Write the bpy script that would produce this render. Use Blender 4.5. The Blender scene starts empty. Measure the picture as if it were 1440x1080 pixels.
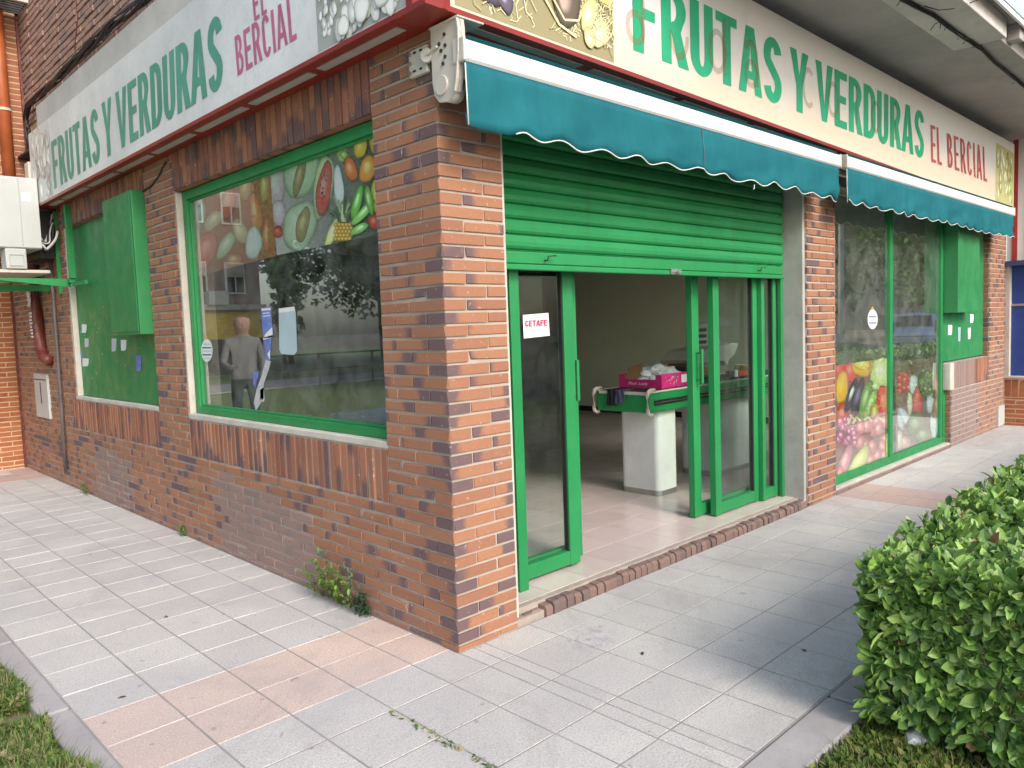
import bpy, bmesh, math, random
from math import radians as R, sin, cos, pi
from mathutils import Vector, Matrix, noise
from mathutils.geometry import tessellate_polygon
random.seed(7)
sc = bpy.context.scene
col = sc.collection
# ------------------------------------------------------------------ camera (solved from brick courses)
CAMP = Vector((-2.1767, -2.6552, 1.4814)); YAW, PIT, ROL, FPX = .7693, -.0755, -.0357, 1085.0
_f = Vector((sin(YAW)*cos(PIT), cos(YAW)*cos(PIT), sin(PIT))); _r = Vector((cos(YAW), -sin(YAW), 0)); _u = _r.cross(_f)
_r2 = cos(ROL)*_r+sin(ROL)*_u; _u2 = -sin(ROL)*_r+cos(ROL)*_u
cam = bpy.data.cameras.new('camera'); camo = bpy.data.objects.new('camera', cam); col.objects.link(camo)
camo.matrix_world = Matrix.Translation(CAMP) @ Matrix((_r2, _u2, -_f)).transposed().to_4x4()
cam.sensor_width = 36; cam.lens = FPX/1440*36; cam.clip_start = .05; cam.clip_end = 2000
sc.camera = camo
def _ray(u, v): return _r2*((u-720)/FPX)-_u2*((v-540)/FPX)+_f
def onX(u, v, x):
    d = _ray(u, v); q = CAMP+d*((x-CAMP.x)/d.x); return q.y, q.z
def onY(u, v, y):
    d = _ray(u, v); q = CAMP+d*((y-CAMP.y)/d.y); return q.x, q.z

# ------------------------------------------------------------------ materials
def rgb(c): return (c[0], c[1], c[2], 1)
class NT:
    def __init__(s, name):
        s.m = bpy.data.materials.new(name); s.m.use_nodes = True; s.t = s.m.node_tree; s.t.nodes.clear()
        s.out = s.n('ShaderNodeOutputMaterial'); s.b = s.n('ShaderNodeBsdfPrincipled'); s.l(s.b.outputs[0], s.out.inputs[0])
    def n(s, t, **k):
        nd = s.t.nodes.new(t)
        for a, b in k.items(): setattr(nd, a, b)
        return nd
    def l(s, a, b): s.t.links.new(a, b)
    def noise(s, scale, detail=4, rough=.55, coord='Object', dist=0, stretch=None):
        tc = s.n('ShaderNodeTexCoord'); o = tc.outputs[coord]
        if stretch:
            mp = s.n('ShaderNodeMapping'); mp.inputs['Scale'].default_value = stretch; s.l(o, mp.inputs[0]); o = mp.outputs[0]
        nz = s.n('ShaderNodeTexNoise'); nz.inputs['Scale'].default_value = scale; nz.inputs['Detail'].default_value = detail
        nz.inputs['Roughness'].default_value = rough; nz.inputs['Distortion'].default_value = dist; s.l(o, nz.inputs['Vector']); return nz.outputs['Fac']
    def ramp(s, fac, p0, p1, c0=(0, 0, 0), c1=(1, 1, 1)):
        r = s.n('ShaderNodeValToRGB'); e = r.color_ramp.elements; e[0].position = p0; e[1].position = p1
        e[0].color = rgb(c0); e[1].color = rgb(c1); s.l(fac, r.inputs[0]); return r.outputs[0]
    def mix(s, fac, a, b, mode='MIX'):
        m = s.n('ShaderNodeMix', data_type='RGBA', blend_type=mode)
        for i, v in ((0, fac), (6, a), (7, b)):
            if isinstance(v, (int, float)): m.inputs[i].default_value = v
            elif isinstance(v, tuple): m.inputs[i].default_value = rgb(v)
            else: s.l(v, m.inputs[i])
        return m.outputs[2]
    def math(s, op, a, b=0, clamp=False):
        m = s.n('ShaderNodeMath', operation=op, use_clamp=clamp)
        for i, v in ((0, a), (1, b)):
            if isinstance(v, (int, float)): m.inputs[i].default_value = v
            else: s.l(v, m.inputs[i])
        return m.outputs[0]
    def bump(s, h, st=.3, d=.01):
        b = s.n('ShaderNodeBump'); b.inputs['Strength'].default_value = st; b.inputs['Distance'].default_value = d
        s.l(h, b.inputs['Height']); s.l(b.outputs[0], s.b.inputs['Normal'])
    def col(s, c):
        if isinstance(c, tuple): s.b.inputs['Base Color'].default_value = rgb(c)
        else: s.l(c, s.b.inputs['Base Color'])
    def set(s, **k):
        for a, v in k.items(): s.b.inputs[a.replace('_', ' ')].default_value = v
        return s
def simple(name, c, rough=.5, metal=0, var=.12, scale=6, bump=0, bscale=60, dirt=None, spec=.5):
    t = NT(name); n1 = t.noise(scale, 6)
    dark = tuple(x*(1-var*2) for x in c); lite = tuple(min(1, x*(1+var)) for x in c)
    o = t.ramp(n1, .3, .7, dark, lite)
    if dirt:
        n2 = t.noise(scale*3.1, 8, .7); o = t.mix(t.ramp(n2, .55, .8), o, dirt)
    t.col(o); t.set(Roughness=rough, Metallic=metal)
    t.b.inputs['Specular IOR Level'].default_value = spec
    if bump: t.bump(t.noise(bscale, 5), bump, .004)
    return t.m
def brickmat(name, base, base2, burnt, grime=(.30, .25, .21), gr=.25, patch=None):
    t = NT(name)
    at = t.n('ShaderNodeAttribute', attribute_name='col'); sp = t.n('ShaderNodeSeparateColor'); t.l(at.outputs['Color'], sp.inputs[0])
    uv = t.n('ShaderNodeUVMap'); su = t.n('ShaderNodeSeparateXYZ'); t.l(uv.outputs[0], su.inputs[0])
    c = t.mix(sp.outputs[0], base, base2)
    fine = t.noise(55, 6, .7); c = t.mix(t.math('MULTIPLY', t.ramp(fine, .35, .75), .30), c, tuple(x*.55 for x in base))
    nz = t.noise(14, 4, .6)
    d = t.math('SUBTRACT', sp.outputs[1], su.outputs[0]); d = t.math('ADD', d, t.math('MULTIPLY', t.math('SUBTRACT', nz, .5), .38))
    c = t.mix(t.math('MULTIPLY', t.ramp(d, -.02, .16), .85), c, burnt)
    sm = t.noise(3.2, 7, .72, dist=.6); c = t.mix(t.math('MULTIPLY', t.ramp(sm, .56, .74), gr), c, grime)
    sm2 = t.noise(38, 3, .6, dist=.4); c = t.mix(t.math('MULTIPLY', t.ramp(sm2, .66, .72), .55), c, (.55, .48, .42))
    c = t.mix(t.math('MULTIPLY', sp.outputs[2], .78), c, (.27, .20, .18))
    t.col(c); t.set(Roughness=.82); t.b.inputs['Specular IOR Level'].default_value = .3
    t.bump(t.math('ADD', fine, t.math('MULTIPLY', t.noise(180, 3), .5)), .5, .003)
    return t.m
def concrete(name, c, rough=.9, s=5, bump=.5):
    t = NT(name); a = t.noise(s, 8, .65); b = t.noise(s*22, 5, .7); st = t.noise(2.2, 6, .6, dist=.5)
    o = t.ramp(a, .3, .72, tuple(x*.78 for x in c), tuple(min(1, x*1.12) for x in c))
    o = t.mix(t.math('MULTIPLY', t.ramp(b, .5, .75), .35), o, tuple(x*.62 for x in c))
    o = t.mix(t.math('MULTIPLY', t.ramp(st, .55, .75), .30), o, tuple(x*.6 for x in c))
    t.col(o); t.set(Roughness=rough); t.bump(b, bump, .003); return t.m
def tilemat(name):
    t = NT(name); at = t.n('ShaderNodeAttribute', attribute_name='col'); o = at.outputs['Color']
    sp = t.noise(120, 3, .85); o = t.mix(t.math('MULTIPLY', t.ramp(sp, .48, .60), .55), o, (.27, .255, .25))
    sp2 = t.noise(140, 2, .7); o = t.mix(t.math('MULTIPLY', t.ramp(sp2, .58, .66), .6), o, (.72, .71, .70))
    big = t.noise(1.3, 6, .6, dist=.7); o = t.mix(t.math('MULTIPLY', t.ramp(big, .42, .68), .42), o, (.36, .34, .35))
    m2 = t.noise(6, 6, .7, dist=1); o = t.mix(t.math('MULTIPLY', t.ramp(m2, .58, .74), .28), o, (.24, .23, .24))
    sp3 = t.noise(13, 2, .5); o = t.mix(t.math('MULTIPLY', t.ramp(sp3, .71, .73), .4), o, (.15, .14, .13)); sp4 = t.noise(.7, 8, .75, dist=2); o = t.mix(t.math('MULTIPLY', t.ramp(sp4, .52, .62), .22), o, (.24, .22, .20))
    t.col(o); t.set(Roughness=.85); t.bump(t.math('ADD', sp, t.noise(60, 4)), .6, .003); return t.m
def glassmat(name, k=1.5, tint=(.93, .97, .95), dirt=.03, add=0):
    t = NT(name); t.t.nodes.remove(t.b)
    fr = t.n('ShaderNodeFresnel'); fr.inputs[0].default_value = 1.5
    tr = t.n('ShaderNodeBsdfTransparent'); tr.inputs[0].default_value = rgb(tint); gl = t.n('ShaderNodeBsdfGlossy'); gl.inputs['Roughness'].default_value = .012
    gl.inputs[0].default_value = (.95, .98, 1, 1)
    ge = t.n('ShaderNodeNewGeometry'); front = t.math('SUBTRACT', 1, ge.outputs['Backfacing']); m = t.n('ShaderNodeMixShader'); t.l(t.math('MULTIPLY', t.math('ADD', t.math('MULTIPLY', fr.outputs[0], k), add, True), front), m.inputs[0]); t.l(tr.outputs[0], m.inputs[1]); t.l(gl.outputs[0], m.inputs[2])
    df = t.n('ShaderNodeBsdfDiffuse'); df.inputs[0].default_value = (.55, .56, .53, 1)
    m2 = t.n('ShaderNodeMixShader'); t.l(t.math('MULTIPLY', t.ramp(t.noise(5, 7, .7, dist=.8), .35, .8), dirt*2), m2.inputs[0])
    t.l(m.outputs[0], m2.inputs[1]); t.l(df.outputs[0], m2.inputs[2]); t.l(m2.outputs[0], t.out.inputs[0]); return t.m
def colmat(name, rough=.5, trans=0, spec=.5, nz=0):
    t = NT(name); at = t.n('ShaderNodeAttribute', attribute_name='col'); o = at.outputs['Color']
    if nz:
        o = t.mix(t.math('MULTIPLY', t.ramp(t.noise(nz, 5, .7), .4, .7), .3), o, (.05, .05, .03))
    t.col(o); t.set(Roughness=rough); t.b.inputs['Specular IOR Level'].default_value = spec
    if trans:
        tl = t.n('ShaderNodeBsdfTranslucent'); t.l(o, tl.inputs[0]); m = t.n('ShaderNodeMixShader'); m.inputs[0].default_value = trans
        t.l(t.b.outputs[0], m.inputs[1]); t.l(tl.outputs[0], m.inputs[2]); t.l(m.outputs[0], t.out.inputs[0])
    return t.m
M = {}
M['brick'] = brickmat('brick', (.385, .185, .105), (.30, .14, .086), (.115, .085, .10))
M['brick_n'] = brickmat('orange_brick', (.42, .16, .07), (.36, .125, .055), (.30, .10, .05), gr=.12)
M['brick_u'] = brickmat('aged_brick', (.46, .28, .22), (.38, .22, .18), (.24, .16, .165), grime=(.2, .15, .13), gr=.5)
M['mortar'] = concrete('mortar', (.45, .39, .33), s=3.5)
M['mortar_d'] = concrete('dark_mortar', (.42, .36, .31), s=9)
M['mortar_o'] = concrete('orange_mortar', (.60, .42, .27), s=9)
M['soldier'] = brickmat('soldier_brick', (.38, .17, .10), (.21, .095, .07), (.12, .08, .085), gr=.3)
M['rowlock'] = brickmat('worn_brick', (.24, .15, .12), (.19, .115, .095), (.12, .085, .08), grime=(.33, .27, .23), gr=.2)
M['concrete'] = concrete('column_concrete', (.42, .41, .38))
M['plaster'] = concrete('cream_plaster', (.56, .53, .46), bump=.3)
M['soffit'] = concrete('soffit_plaster', (.42, .40, .38), s=1.6, bump=.15)
M['slab'] = concrete('slab_paint', (.62, .60, .57), s=2, bump=.15)
M['tile'] = tilemat('terrazzo_tile')
M['grout'] = concrete('light_grout', (.60, .57, .54), s=5)
M['kerb'] = concrete('kerb_concrete', (.40, .375, .37), s=3)
M['soil'] = concrete('soil', (.20, .16, .11), s=7, bump=1)
def paint(name, c, fade, rough=.38):
    t = NT(name); o = t.ramp(t.noise(1.4, 6, .6), .3, .75, tuple(x*.86 for x in c), fade)
    st = t.noise(9, 6, .7, stretch=(1, 1, .12)); o = t.mix(t.math('MULTIPLY', t.ramp(st, .55, .75), .32), o, (.03, .085, .045))
    bl = t.noise(24, 6, .75, dist=.5); o = t.mix(t.math('MULTIPLY', t.ramp(bl, .58, .72), .35), o, (.035, .09, .05))
    ch = t.noise(75, 3, .6); o = t.mix(t.math('MULTIPLY', t.ramp(ch, .73, .75), .8), o, (.22, .20, .16))
    t.col(o); r_ = t.ramp(t.noise(6, 5), .3, .7, (rough*.8,)*3, (min(1, rough*1.6),)*3); t.l(r_, t.b.inputs['Roughness']); t.bump(t.noise(30, 4), .12, .003); return t.m
M['green'] = paint('green_paint', (.013, .235, .064), (.022, .265, .08))
M['green_p'] = paint('green_panel_paint', (.020, .215, .062), (.036, .25, .085), .42)
M['dkgreen'] = simple('dark_green', (.01, .08, .03), .5)
M['black'] = simple('black_rubber', (.012, .012, .012), .6)
M['glass'] = glassmat('window_glass', 2.7, dirt=.07, add=.03)
M['glass_d'] = glassmat('door_glass', .9, dirt=.012)
M['white'] = simple('white_enamel', (.72, .72, .70), .35, var=.05)
M['bar'] = simple('white_awning_bar', (.82, .82, .80), .3, var=.02)
M['cream'] = simple('cream_plastic', (.56, .53, .46), .4, var=.05)
M['acw'] = simple('ac_white', (.50, .52, .51), .4, var=.05, scale=2)
M['red'] = simple('red_trim', (.25, .022, .012), .35, var=.12, scale=2, dirt=(.16, .02, .012))
M['slot'] = simple('light_slot', (.42, .40, .36), .4, var=.06)
M['steel'] = simple('steel', (.5, .5, .5), .35, metal=.9)
M['dark'] = simple('dark_metal', (.03, .03, .032), .5)
M['brown_pipe'] = simple('brown_pipe', (.16, .035, .025), .45, dirt=(.3, .2, .16))
M['orange_pipe'] = simple('orange_pipe', (.40, .10, .03), .5)
M['grey_pipe'] = simple('grey_pipe', (.12, .10, .10), .5)
M['signL'] = concrete('sign_sheet', (.72, .74, .74), .45, s=1.1, bump=.02)
def signR():
    t = NT('yellowed_sign_sheet'); tc = t.n('ShaderNodeTexCoord'); sp = t.n('ShaderNodeSeparateXYZ'); t.l(tc.outputs['Object'], sp.inputs[0])
    nz = t.noise(2.2, 6, .6, dist=.6)
    g = t.math('SUBTRACT', 3.13, sp.outputs[2]); g = t.math('ADD', t.math('MULTIPLY', g, 3.2), t.math('MULTIPLY', t.math('SUBTRACT', nz, .5), 1.0))
    o = t.mix(t.ramp(g, .0, 1.0), (.70, .69, .69), (.72, .60, .46))
    st = t.noise(7, 5, .6, stretch=(1, 1, .25)); o = t.mix(t.math('MULTIPLY', t.ramp(st, .6, .8), .3), o, (.5, .38, .25))
    t.col(o); t.set(Roughness=.4); return t.m
M['signR'] = signR()
M['fascia'] = concrete('weathered_board', (.50, .48, .46), s=1.5, bump=.1)
M['letG'] = simple('green_vinyl', (.02, .37, .18), .4, var=.1, scale=3)
M['letGf'] = simple('faded_green_vinyl', (.075, .33, .235), .45, var=.1, scale=3)
M['letR'] = simple('red_vinyl', (.45, .085, .07), .5, var=.3, scale=14, dirt=(.62, .42, .34))
M['letP'] = simple('pink_vinyl', (.50, .135, .25), .5, var=.1)
M['teal'] = None
def teal():
    t = NT('teal_canvas'); n1 = t.noise(3.2, 8, .7, stretch=(1, 1, .3), dist=.4); wv = t.noise(700, 1)
    o = t.ramp(n1, .3, .75, (.010, .125, .155), (.019, .19, .225)); t.col(o); t.set(Roughness=.75); t.b.inputs['Specular IOR Level'].default_value = .2
    tl = t.n('ShaderNodeBsdfTranslucent'); t.l(o, tl.inputs[0]); m = t.n('ShaderNodeMixShader'); m.inputs[0].default_value = .15
    t.l(t.b.outputs[0], m.inputs[1]); t.l(tl.outputs[0], m.inputs[2]); t.l(m.outputs[0], t.out.inputs[0]); t.bump(wv, .15, .001); return t.m
M['teal'] = teal()
M['leaf'] = colmat('hedge_leaf', .38, .22, .45)
M['grass'] = colmat('grass_blade', .6, .25, .3)
M['print'] = colmat('printed_film', .42, 0, .4)
M['treeleaf'] = colmat('tree_leaf', .6, .35, .3)
M['twig'] = simple('twig', (.13, .09, .055), .8)
M['cable'] = simple('cable', (.018, .018, .02), .5, var=.2)
M['inwall'] = simple('interior_paint', (.70, .76, .62), .8, var=.05, scale=1)
M['ceil'] = simple('ceiling_paint', (.65, .66, .6), .9, var=.05, scale=1)
M['blue'] = simple('blue_shutter', (.02, .055, .25), .4, var=.08)
M['cardboard'] = simple('cardboard', (.36, .20, .10), .8)
M['pinkcard'] = simple('pink_card', (.62, .03, .20), .4, var=.1, scale=20, dirt=(.35, .01, .10))
M['bluepl'] = simple('blue_plastic', (.03, .06, .30), .4)
M['paper'] = simple('paper', (.74, .74, .73), .7, var=.04)
M['paperb'] = simple('blue_paper', (.16, .22, .55), .6, var=.2, scale=20)
M['tape'] = simple('pale_tape', (.42, .55, .60), .35, var=.05)
M['greytape'] = simple('grey_tape', (.50, .52, .52), .4, var=.1, scale=30)
M['inktext'] = simple('dark_print', (.06, .10, .15), .5)
M['redtext'] = simple('magenta_print', (.55, .03, .12), .5)
M['bagw'] = colmat('x')
def bagm():
    t = NT('thin_plastic_bag'); t.col((.72, .74, .78)); t.set(Roughness=.25, Alpha=.62); t.bump(t.noise(45, 6, .7), .8, .01); return t.m
M['bagw'] = bagm()

# ------------------------------------------------------------------ mesh builder
class MB:
    def __init__(s): s.v = []; s.f = []; s.m = []; s.c = []; s.uv = []
    def poly(s, pts, m=0, c=(1, 1, 1), uv=None):
        i = len(s.v); s.v += [tuple(p) for p in pts]; n = len(pts); s.f.append(tuple(range(i, i+n))); s.m.append(m)
        s.c += ([c]*n if not isinstance(c, list) else c); s.uv += (uv or [(.5, .5)]*n)
    def faces(s, pts, fs, m=0, c=(1, 1, 1), uvs=None):
        i = len(s.v); s.v += [tuple(p) for p in pts]
        for f in fs:
            s.f.append(tuple(i+k for k in f)); s.m.append(m); s.c += [c if not isinstance(c, list) else c[k] for k in f]; s.uv += [(uvs[k] if uvs else (.5, .5)) for k in f]
    def box(s, x0, x1, y0, y1, z0, z1, m=0, c=(1, 1, 1)):
        x0, x1 = sorted((x0, x1)); y0, y1 = sorted((y0, y1)); z0, z1 = sorted((z0, z1))
        p = [(x0, y0, z0), (x1, y0, z0), (x1, y1, z0), (x0, y1, z0), (x0, y0, z1), (x1, y0, z1), (x1, y1, z1), (x0, y1, z1)]
        s.faces(p, [(0, 3, 2, 1), (4, 5, 6, 7), (0, 1, 5, 4), (1, 2, 6, 5), (2, 3, 7, 6), (3, 0, 4, 7)], m, c)
        return s
    def tube(s, path, r, n=8, m=0, c=(1, 1, 1), caps=True):
        path = [Vector(p) for p in path]; rings = []; up = Vector((0, 0, 1)); L = len(path)
        for i, p in enumerate(path):
            t = (path[min(i+1, L-1)]-path[max(i-1, 0)]).normalized()
            a = t.cross(up)
            if a.length < .05: a = t.cross(Vector((1, 0, 0)))
            a.normalize(); b = a.cross(t); rr = r[i] if isinstance(r, (list, tuple)) else r
            rings.append([p+a*cos(2*pi*k/n)*rr+b*sin(2*pi*k/n)*rr for k in range(n)])
        pts = [q for g in rings for q in g]; fs = []
        for i in range(L-1):
            for k in range(n): fs.append((i*n+k, i*n+(k+1) % n, (i+1)*n+(k+1) % n, (i+1)*n+k))
        if caps: fs += [tuple(range(n))[::-1], tuple((L-1)*n+k for k in range(n))]
        s.faces(pts, fs, m, c); return s
    def prism(s, poly, fn, d0, d1, m=0, c=(1, 1, 1)):
        n = len(poly); pts = [fn(a, b, d0) for a, b in poly]+[fn(a, b, d1) for a, b in poly]
        fs = [tuple(range(n)), tuple(range(n, 2*n))[::-1]]+[(k, k+n, (k+1) % n+n, (k+1) % n) for k in range(n)]
        s.faces(pts, fs, m, c); return s
    def build(s, name, mats, parent=None, smooth=False, bevel=0, norm=True):
        me = bpy.data.meshes.new(name); me.from_pydata(s.v, [], s.f)
        if not isinstance(mats, (list, tuple)): mats = [mats]
        for m in mats: me.materials.append(m)
        me.polygons.foreach_set('material_index', s.m)
        ca = me.color_attributes.new('col', 'FLOAT_COLOR', 'CORNER'); ca.data.foreach_set('color', [x for c in s.c for x in (c[0], c[1], c[2], 1)])
        ul = me.uv_layers.new(name='UVMap'); ul.data.foreach_set('uv', [x for u in s.uv for x in u])
        if norm:
            bm = bmesh.new(); bm.from_mesh(me); bmesh.ops.recalc_face_normals(bm, faces=bm.faces); bm.to_mesh(me); bm.free()
        if smooth: me.polygons.foreach_set('use_smooth', [True]*len(me.polygons))
        me.update(); o = bpy.data.objects.new(name, me); col.objects.link(o)
        if parent: o.parent = parent
        if bevel:
            b = o.modifiers.new('b', 'BEVEL'); b.width = bevel; b.segments = 2; b.limit_method = 'ANGLE'; b.angle_limit = R(40)
        return o
def tag(o, label=None, cat=None, group=None, kind=None):
    if label: o['label'] = label
    if cat: o['category'] = cat
    if group: o['group'] = group
    if kind: o['kind'] = kind
    return o
def thing(name, label, cat, loc=(0, 0, 0), group=None):
    o = bpy.data.objects.new(name, None); col.objects.link(o); o.empty_display_size = .1
    tag(o, label, cat, group); return o          # children carry world coordinates
def struct(o): o['kind'] = 'structure'; return o
def copy_tree(o, parent=None):
    c = o.copy(); col.objects.link(c)
    if parent: c.parent = parent
    for ch in list(o.children): copy_tree(ch, c)
    return c
def box(name, dims, m, parent=None, bevel=0):
    return MB().box(*dims).build(name, m, parent, bevel=bevel)
PL = lambda a, b, d: (-d, a, b)      # long facade, faces -x; d is outward
PR = lambda a, b, d: (a, -d, b)      # entrance facade, faces -y

# ------------------------------------------------------------------ brick walls
BZ, BP = -.0227, .0584
def brick(mb, fn, a0, a1, z0, z1, d=.0, depth=.02, burn=None, vert=False, grime=0, ch=.003):
    j = lambda: random.uniform(-.0013, .0013)
    d += random.uniform(-.0015, .0015)
    tone = random.random(); g = (random.choice((-.3, -.3, .12, .22, .3, .42)) if burn is None else burn)
    if random.random() < .05: g = 1.3
    flip = random.random() < .35
    A0, A1, Z0, Z1 = a0+.0055+j(), a1-.0055+j(), z0+.0065+j(), z1-.0065+j()
    if random.random() < .05: A0 += .006
    ci = [(0, 0)]*4
    if random.random() < .09:
        k_ = random.randrange(4); q_ = random.uniform(.006, .016); ci = [((q_ if i in (0, 3) else -q_), (q_*.6 if i < 2 else -q_*.6)) if i == k_ else (0, 0) for i in range(4)]
    pts = [fn(A0, Z0, d-depth), fn(A1, Z0, d-depth), fn(A1, Z1, d-depth), fn(A0, Z1, d-depth),
           fn(A0, Z0, d-ch), fn(A1, Z0, d-ch), fn(A1, Z1, d-ch), fn(A0, Z1, d-ch),
           fn(A0+ch+ci[0][0], Z0+ch+ci[0][1], d), fn(A1-ch+ci[1][0], Z0+ch+ci[1][1], d), fn(A1-ch+ci[2][0], Z1-ch+ci[2][1], d), fn(A0+ch+ci[3][0], Z1-ch+ci[3][1], d)]
    if ci != [(0, 0)]*4: pts[4+k_] = fn((A0 if k_ in (0, 3) else A1)+ci[k_][0]*.7, (Z0 if k_ < 2 else Z1)+ci[k_][1]*.7, d-.008)
    fs = [(0, 1, 5, 4), (1, 2, 6, 5), (2, 3, 7, 6), (3, 0, 4, 7), (4, 5, 9, 8), (5, 6, 10, 9), (6, 7, 11, 10), (7, 4, 8, 11), (8, 9, 10, 11)]
    if vert: ua = [0, 0, 1, 1]
    else: ua = [0, 1, 1, 0]
    if flip: ua = [1-x for x in ua]
    uvs = [(x*max(.4, 1), 0) for x in ua]*3
    mb.faces(pts, fs, 0, (tone, g, grime), uvs)
def bond(mb, fn, a0, a1, z0, z1, holes=(), off=(.1225, .2475), corner=False, d=.0075, proud=False, grime=None):
    n0 = int(math.floor((z0-BZ)/BP)); n1 = int(math.ceil((z1-BZ)/BP))
    for n in range(n0, n1):
        za, zb = max(z0, BZ+n*BP), min(z1, BZ+(n+1)*BP)
        if zb-za < .016: continue
        o = off[0] if n % 2 else off[1]
        js = [a0]; k = math.floor((a0-o)/.25)
        while o+k*.25 < a1:
            x = o+k*.25
            if x > a0+.03: js.append(x)
            k += 1
        if a1-js[-1] < .03 and len(js) > 1: js[-1] = a1
        else: js.append(a1)
        zm = (za+zb)/2
        for i, (p, q) in enumerate(zip(js, js[1:])):
            if corner and i == 0: continue
            segs = [(p, q)]
            for h in holes:
                if h[2] < zm < h[3]:
                    ns = []
                    for s0, s1 in segs:
                        if h[1] <= s0 or h[0] >= s1: ns.append((s0, s1)); continue
                        if h[0] > s0: ns.append((s0, h[0]))
                        if h[1] < s1: ns.append((h[1], s1))
                    segs = ns
            for s0, s1 in segs:
                if s1-s0 > .022:
                    dd = d+(.006 if proud and (i+n) % 2 and (i % 2) else 0)
                    brick(mb, fn, s0, s1, za, zb, dd, depth=.024+(dd-d), grime=(grime(s0, zm) if grime else 0))
def corner_bricks(mb, z0, z1):
    n = 0
    while BZ+n*BP < z1:
        za, zb = max(z0, BZ+n*BP)+.0065, BZ+(n+1)*BP-.0065
        if zb-za > .01:
            lx, ly = (.1175, .2425) if n % 2 else (.2425, .1175)
            e = .0075+random.uniform(-.001, .002); c = .0035
            o = [(-e, -e), (lx, -e), (lx, .02), (.02, .02), (.02, ly), (-e, ly)]
            pts = [(x, y, za) for x, y in o]+[(x, y, zb) for x, y in o]
            # outward faces with a chamfered arris
            V = [(-e+c, -e, za), (lx, -e, za), (lx, -e, zb), (-e+c, -e, zb), (-e, -e+c, za), (-e, ly, za), (-e, ly, zb), (-e, -e+c, zb),
                 (lx, .02, za), (lx, .02, zb), (.02, .02, za), (.02, .02, zb), (.02, ly, za), (.02, ly, zb)]
            F = [(0, 1, 2, 3), (4, 0, 3, 7), (5, 4, 7, 6), (1, 8, 9, 2), (5, 6, 13, 12), (3, 2, 9, 11, 13, 6, 7), (0, 4, 5, 12, 10, 8, 1)]
            if random.random() < .45:
                q_ = random.uniform(.004, .013); kk = random.choice(((0, 4), (3, 7)))
                for w_ in kk: V[w_] = (V[w_][0]+q_*(w_ in (0, 3))*1.0, V[w_][1]+q_*(w_ in (4, 7)), V[w_][2])
            L = max(lx, ly)
            g = random.choice((-.2, .2, .3, .35)); inv = random.random() < .5
            U = [((abs(v[0]) if lx > ly else abs(v[1]))/L, 0) for v in V]
            if lx > ly: U = [(v[0]/L if v[0] > 0 else 0, 0) for v in V]
            if inv and lx < ly: U = [(1-u[0], 0) for u in U]
            mb.faces(V, F, 0, (random.random(), g, 0), U)
        n += 1
shop = thing('shop_building', 'brown brick corner shop with green shutter, green window frames and concrete posts', 'shop building')
W1 = (.4875, 2.94, .915, 2.52); W2 = (3.52, 5.70, .935, 2.62)
def grimeL(a, z):
    e = (noise.noise((a*6, z*6, 3))*.06)
    if 1.12+e < a < 2.4+e and .0 < z < .50+e+.04*sin(a*9): return .95
    if 4.2+e < a < 5.2 and 0 < z < .48+e: return .9
    return max(0, .55-abs(z-.05)*4)*.5
mb = MB(); SO = .003
bond(mb, PL, 0, 8.0, 0, 2.80, holes=(W1, W2, (.4875, 2.94, .6197, .925), (3.52, 5.86, .6197, .94), (.4875, 2.94, 2.50, 2.79), (3.52, 5.70, 2.55, 2.81)), off=(.2475, .1225), corner=True, grime=grimeL)
bond(mb, PR, 0, .375, 0, 2.80, corner=True)
corner_bricks(mb, 0, 2.80)
bond(mb, PR, 3.535, 4.04, 0, 2.80)
def grimeR(a, z): return 1.2 if a < 7.78 else .35
bond(mb, PR, 6.97, 9.06, 0, .93, holes=((6.97, 8.36, .6197, .95),), grime=grimeR)
bond(mb, PR, 8.36, 9.06, .93, 2.80)
for n in range(44):   # short returns seen in the reveals
    for xx in (6.97, 8.36):
        z = BZ+n*BP
        if z < .0 or (xx < 8 and z > .86) or (xx > 8 and z < .9): continue
        brick(mb, (lambda a, b, d, X=xx: (X-d, a, b)), 0.0, .10, z, z+BP, .003, .012)
mb.build('brick_wall', M['brick'], shop)
mb = MB()
def soldiers(mb, fn, a0, a1, z0, z1, d=.005, w=.061, depth=.03, grime=0):
    n = max(1, round((a1-a0)/w)); w = (a1-a0)/n
    for i in range(n): brick(mb, fn, a0+i*w, a0+(i+1)*w, z0, z1, d+random.uniform(-.002, .003), depth, burn=random.choice((-.2, -.1, .12, .25, .4, .55)), vert=True, grime=grime)
for args, g_ in (((PL, .4875, 2.94, .6197, .895), 0), ((PL, 3.52, 5.86, .6197, .915), 0), ((PR, 7.80, 8.36, .6197, .92), 0), ((PR, 6.975, 7.80, .6197, .92), 1.1)):
    mb = MB(); soldiers(mb, *args, grime=g_); mb.build('window_sill_course', M['soldier'], shop)
for a0, a1, z0, z1 in ((.4875, 2.94, 2.505, 2.785), (3.52, 5.70, 2.56, 2.81)):
    mb = MB()
    n = round((a1-a0)/.061); w = (a1-a0)/n
    for i in range(n): brick(mb, PL, a0+i*w, a0+(i+1)*w, z0, z1, .012+random.uniform(-.003, .006), .10, burn=random.choice((.15, .3, .45, .6)), vert=True)
    mb.faces([PL(a0, z0+.006, -.09), PL(a1, z0+.006, -.09), PL(a1, z0+.006, .003), PL(a0, z0+.006, .003)], [(0, 1, 2, 3)], 0, (.3, .3, 0))
    mb.build('lintel', M['soldier'], shop)
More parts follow.
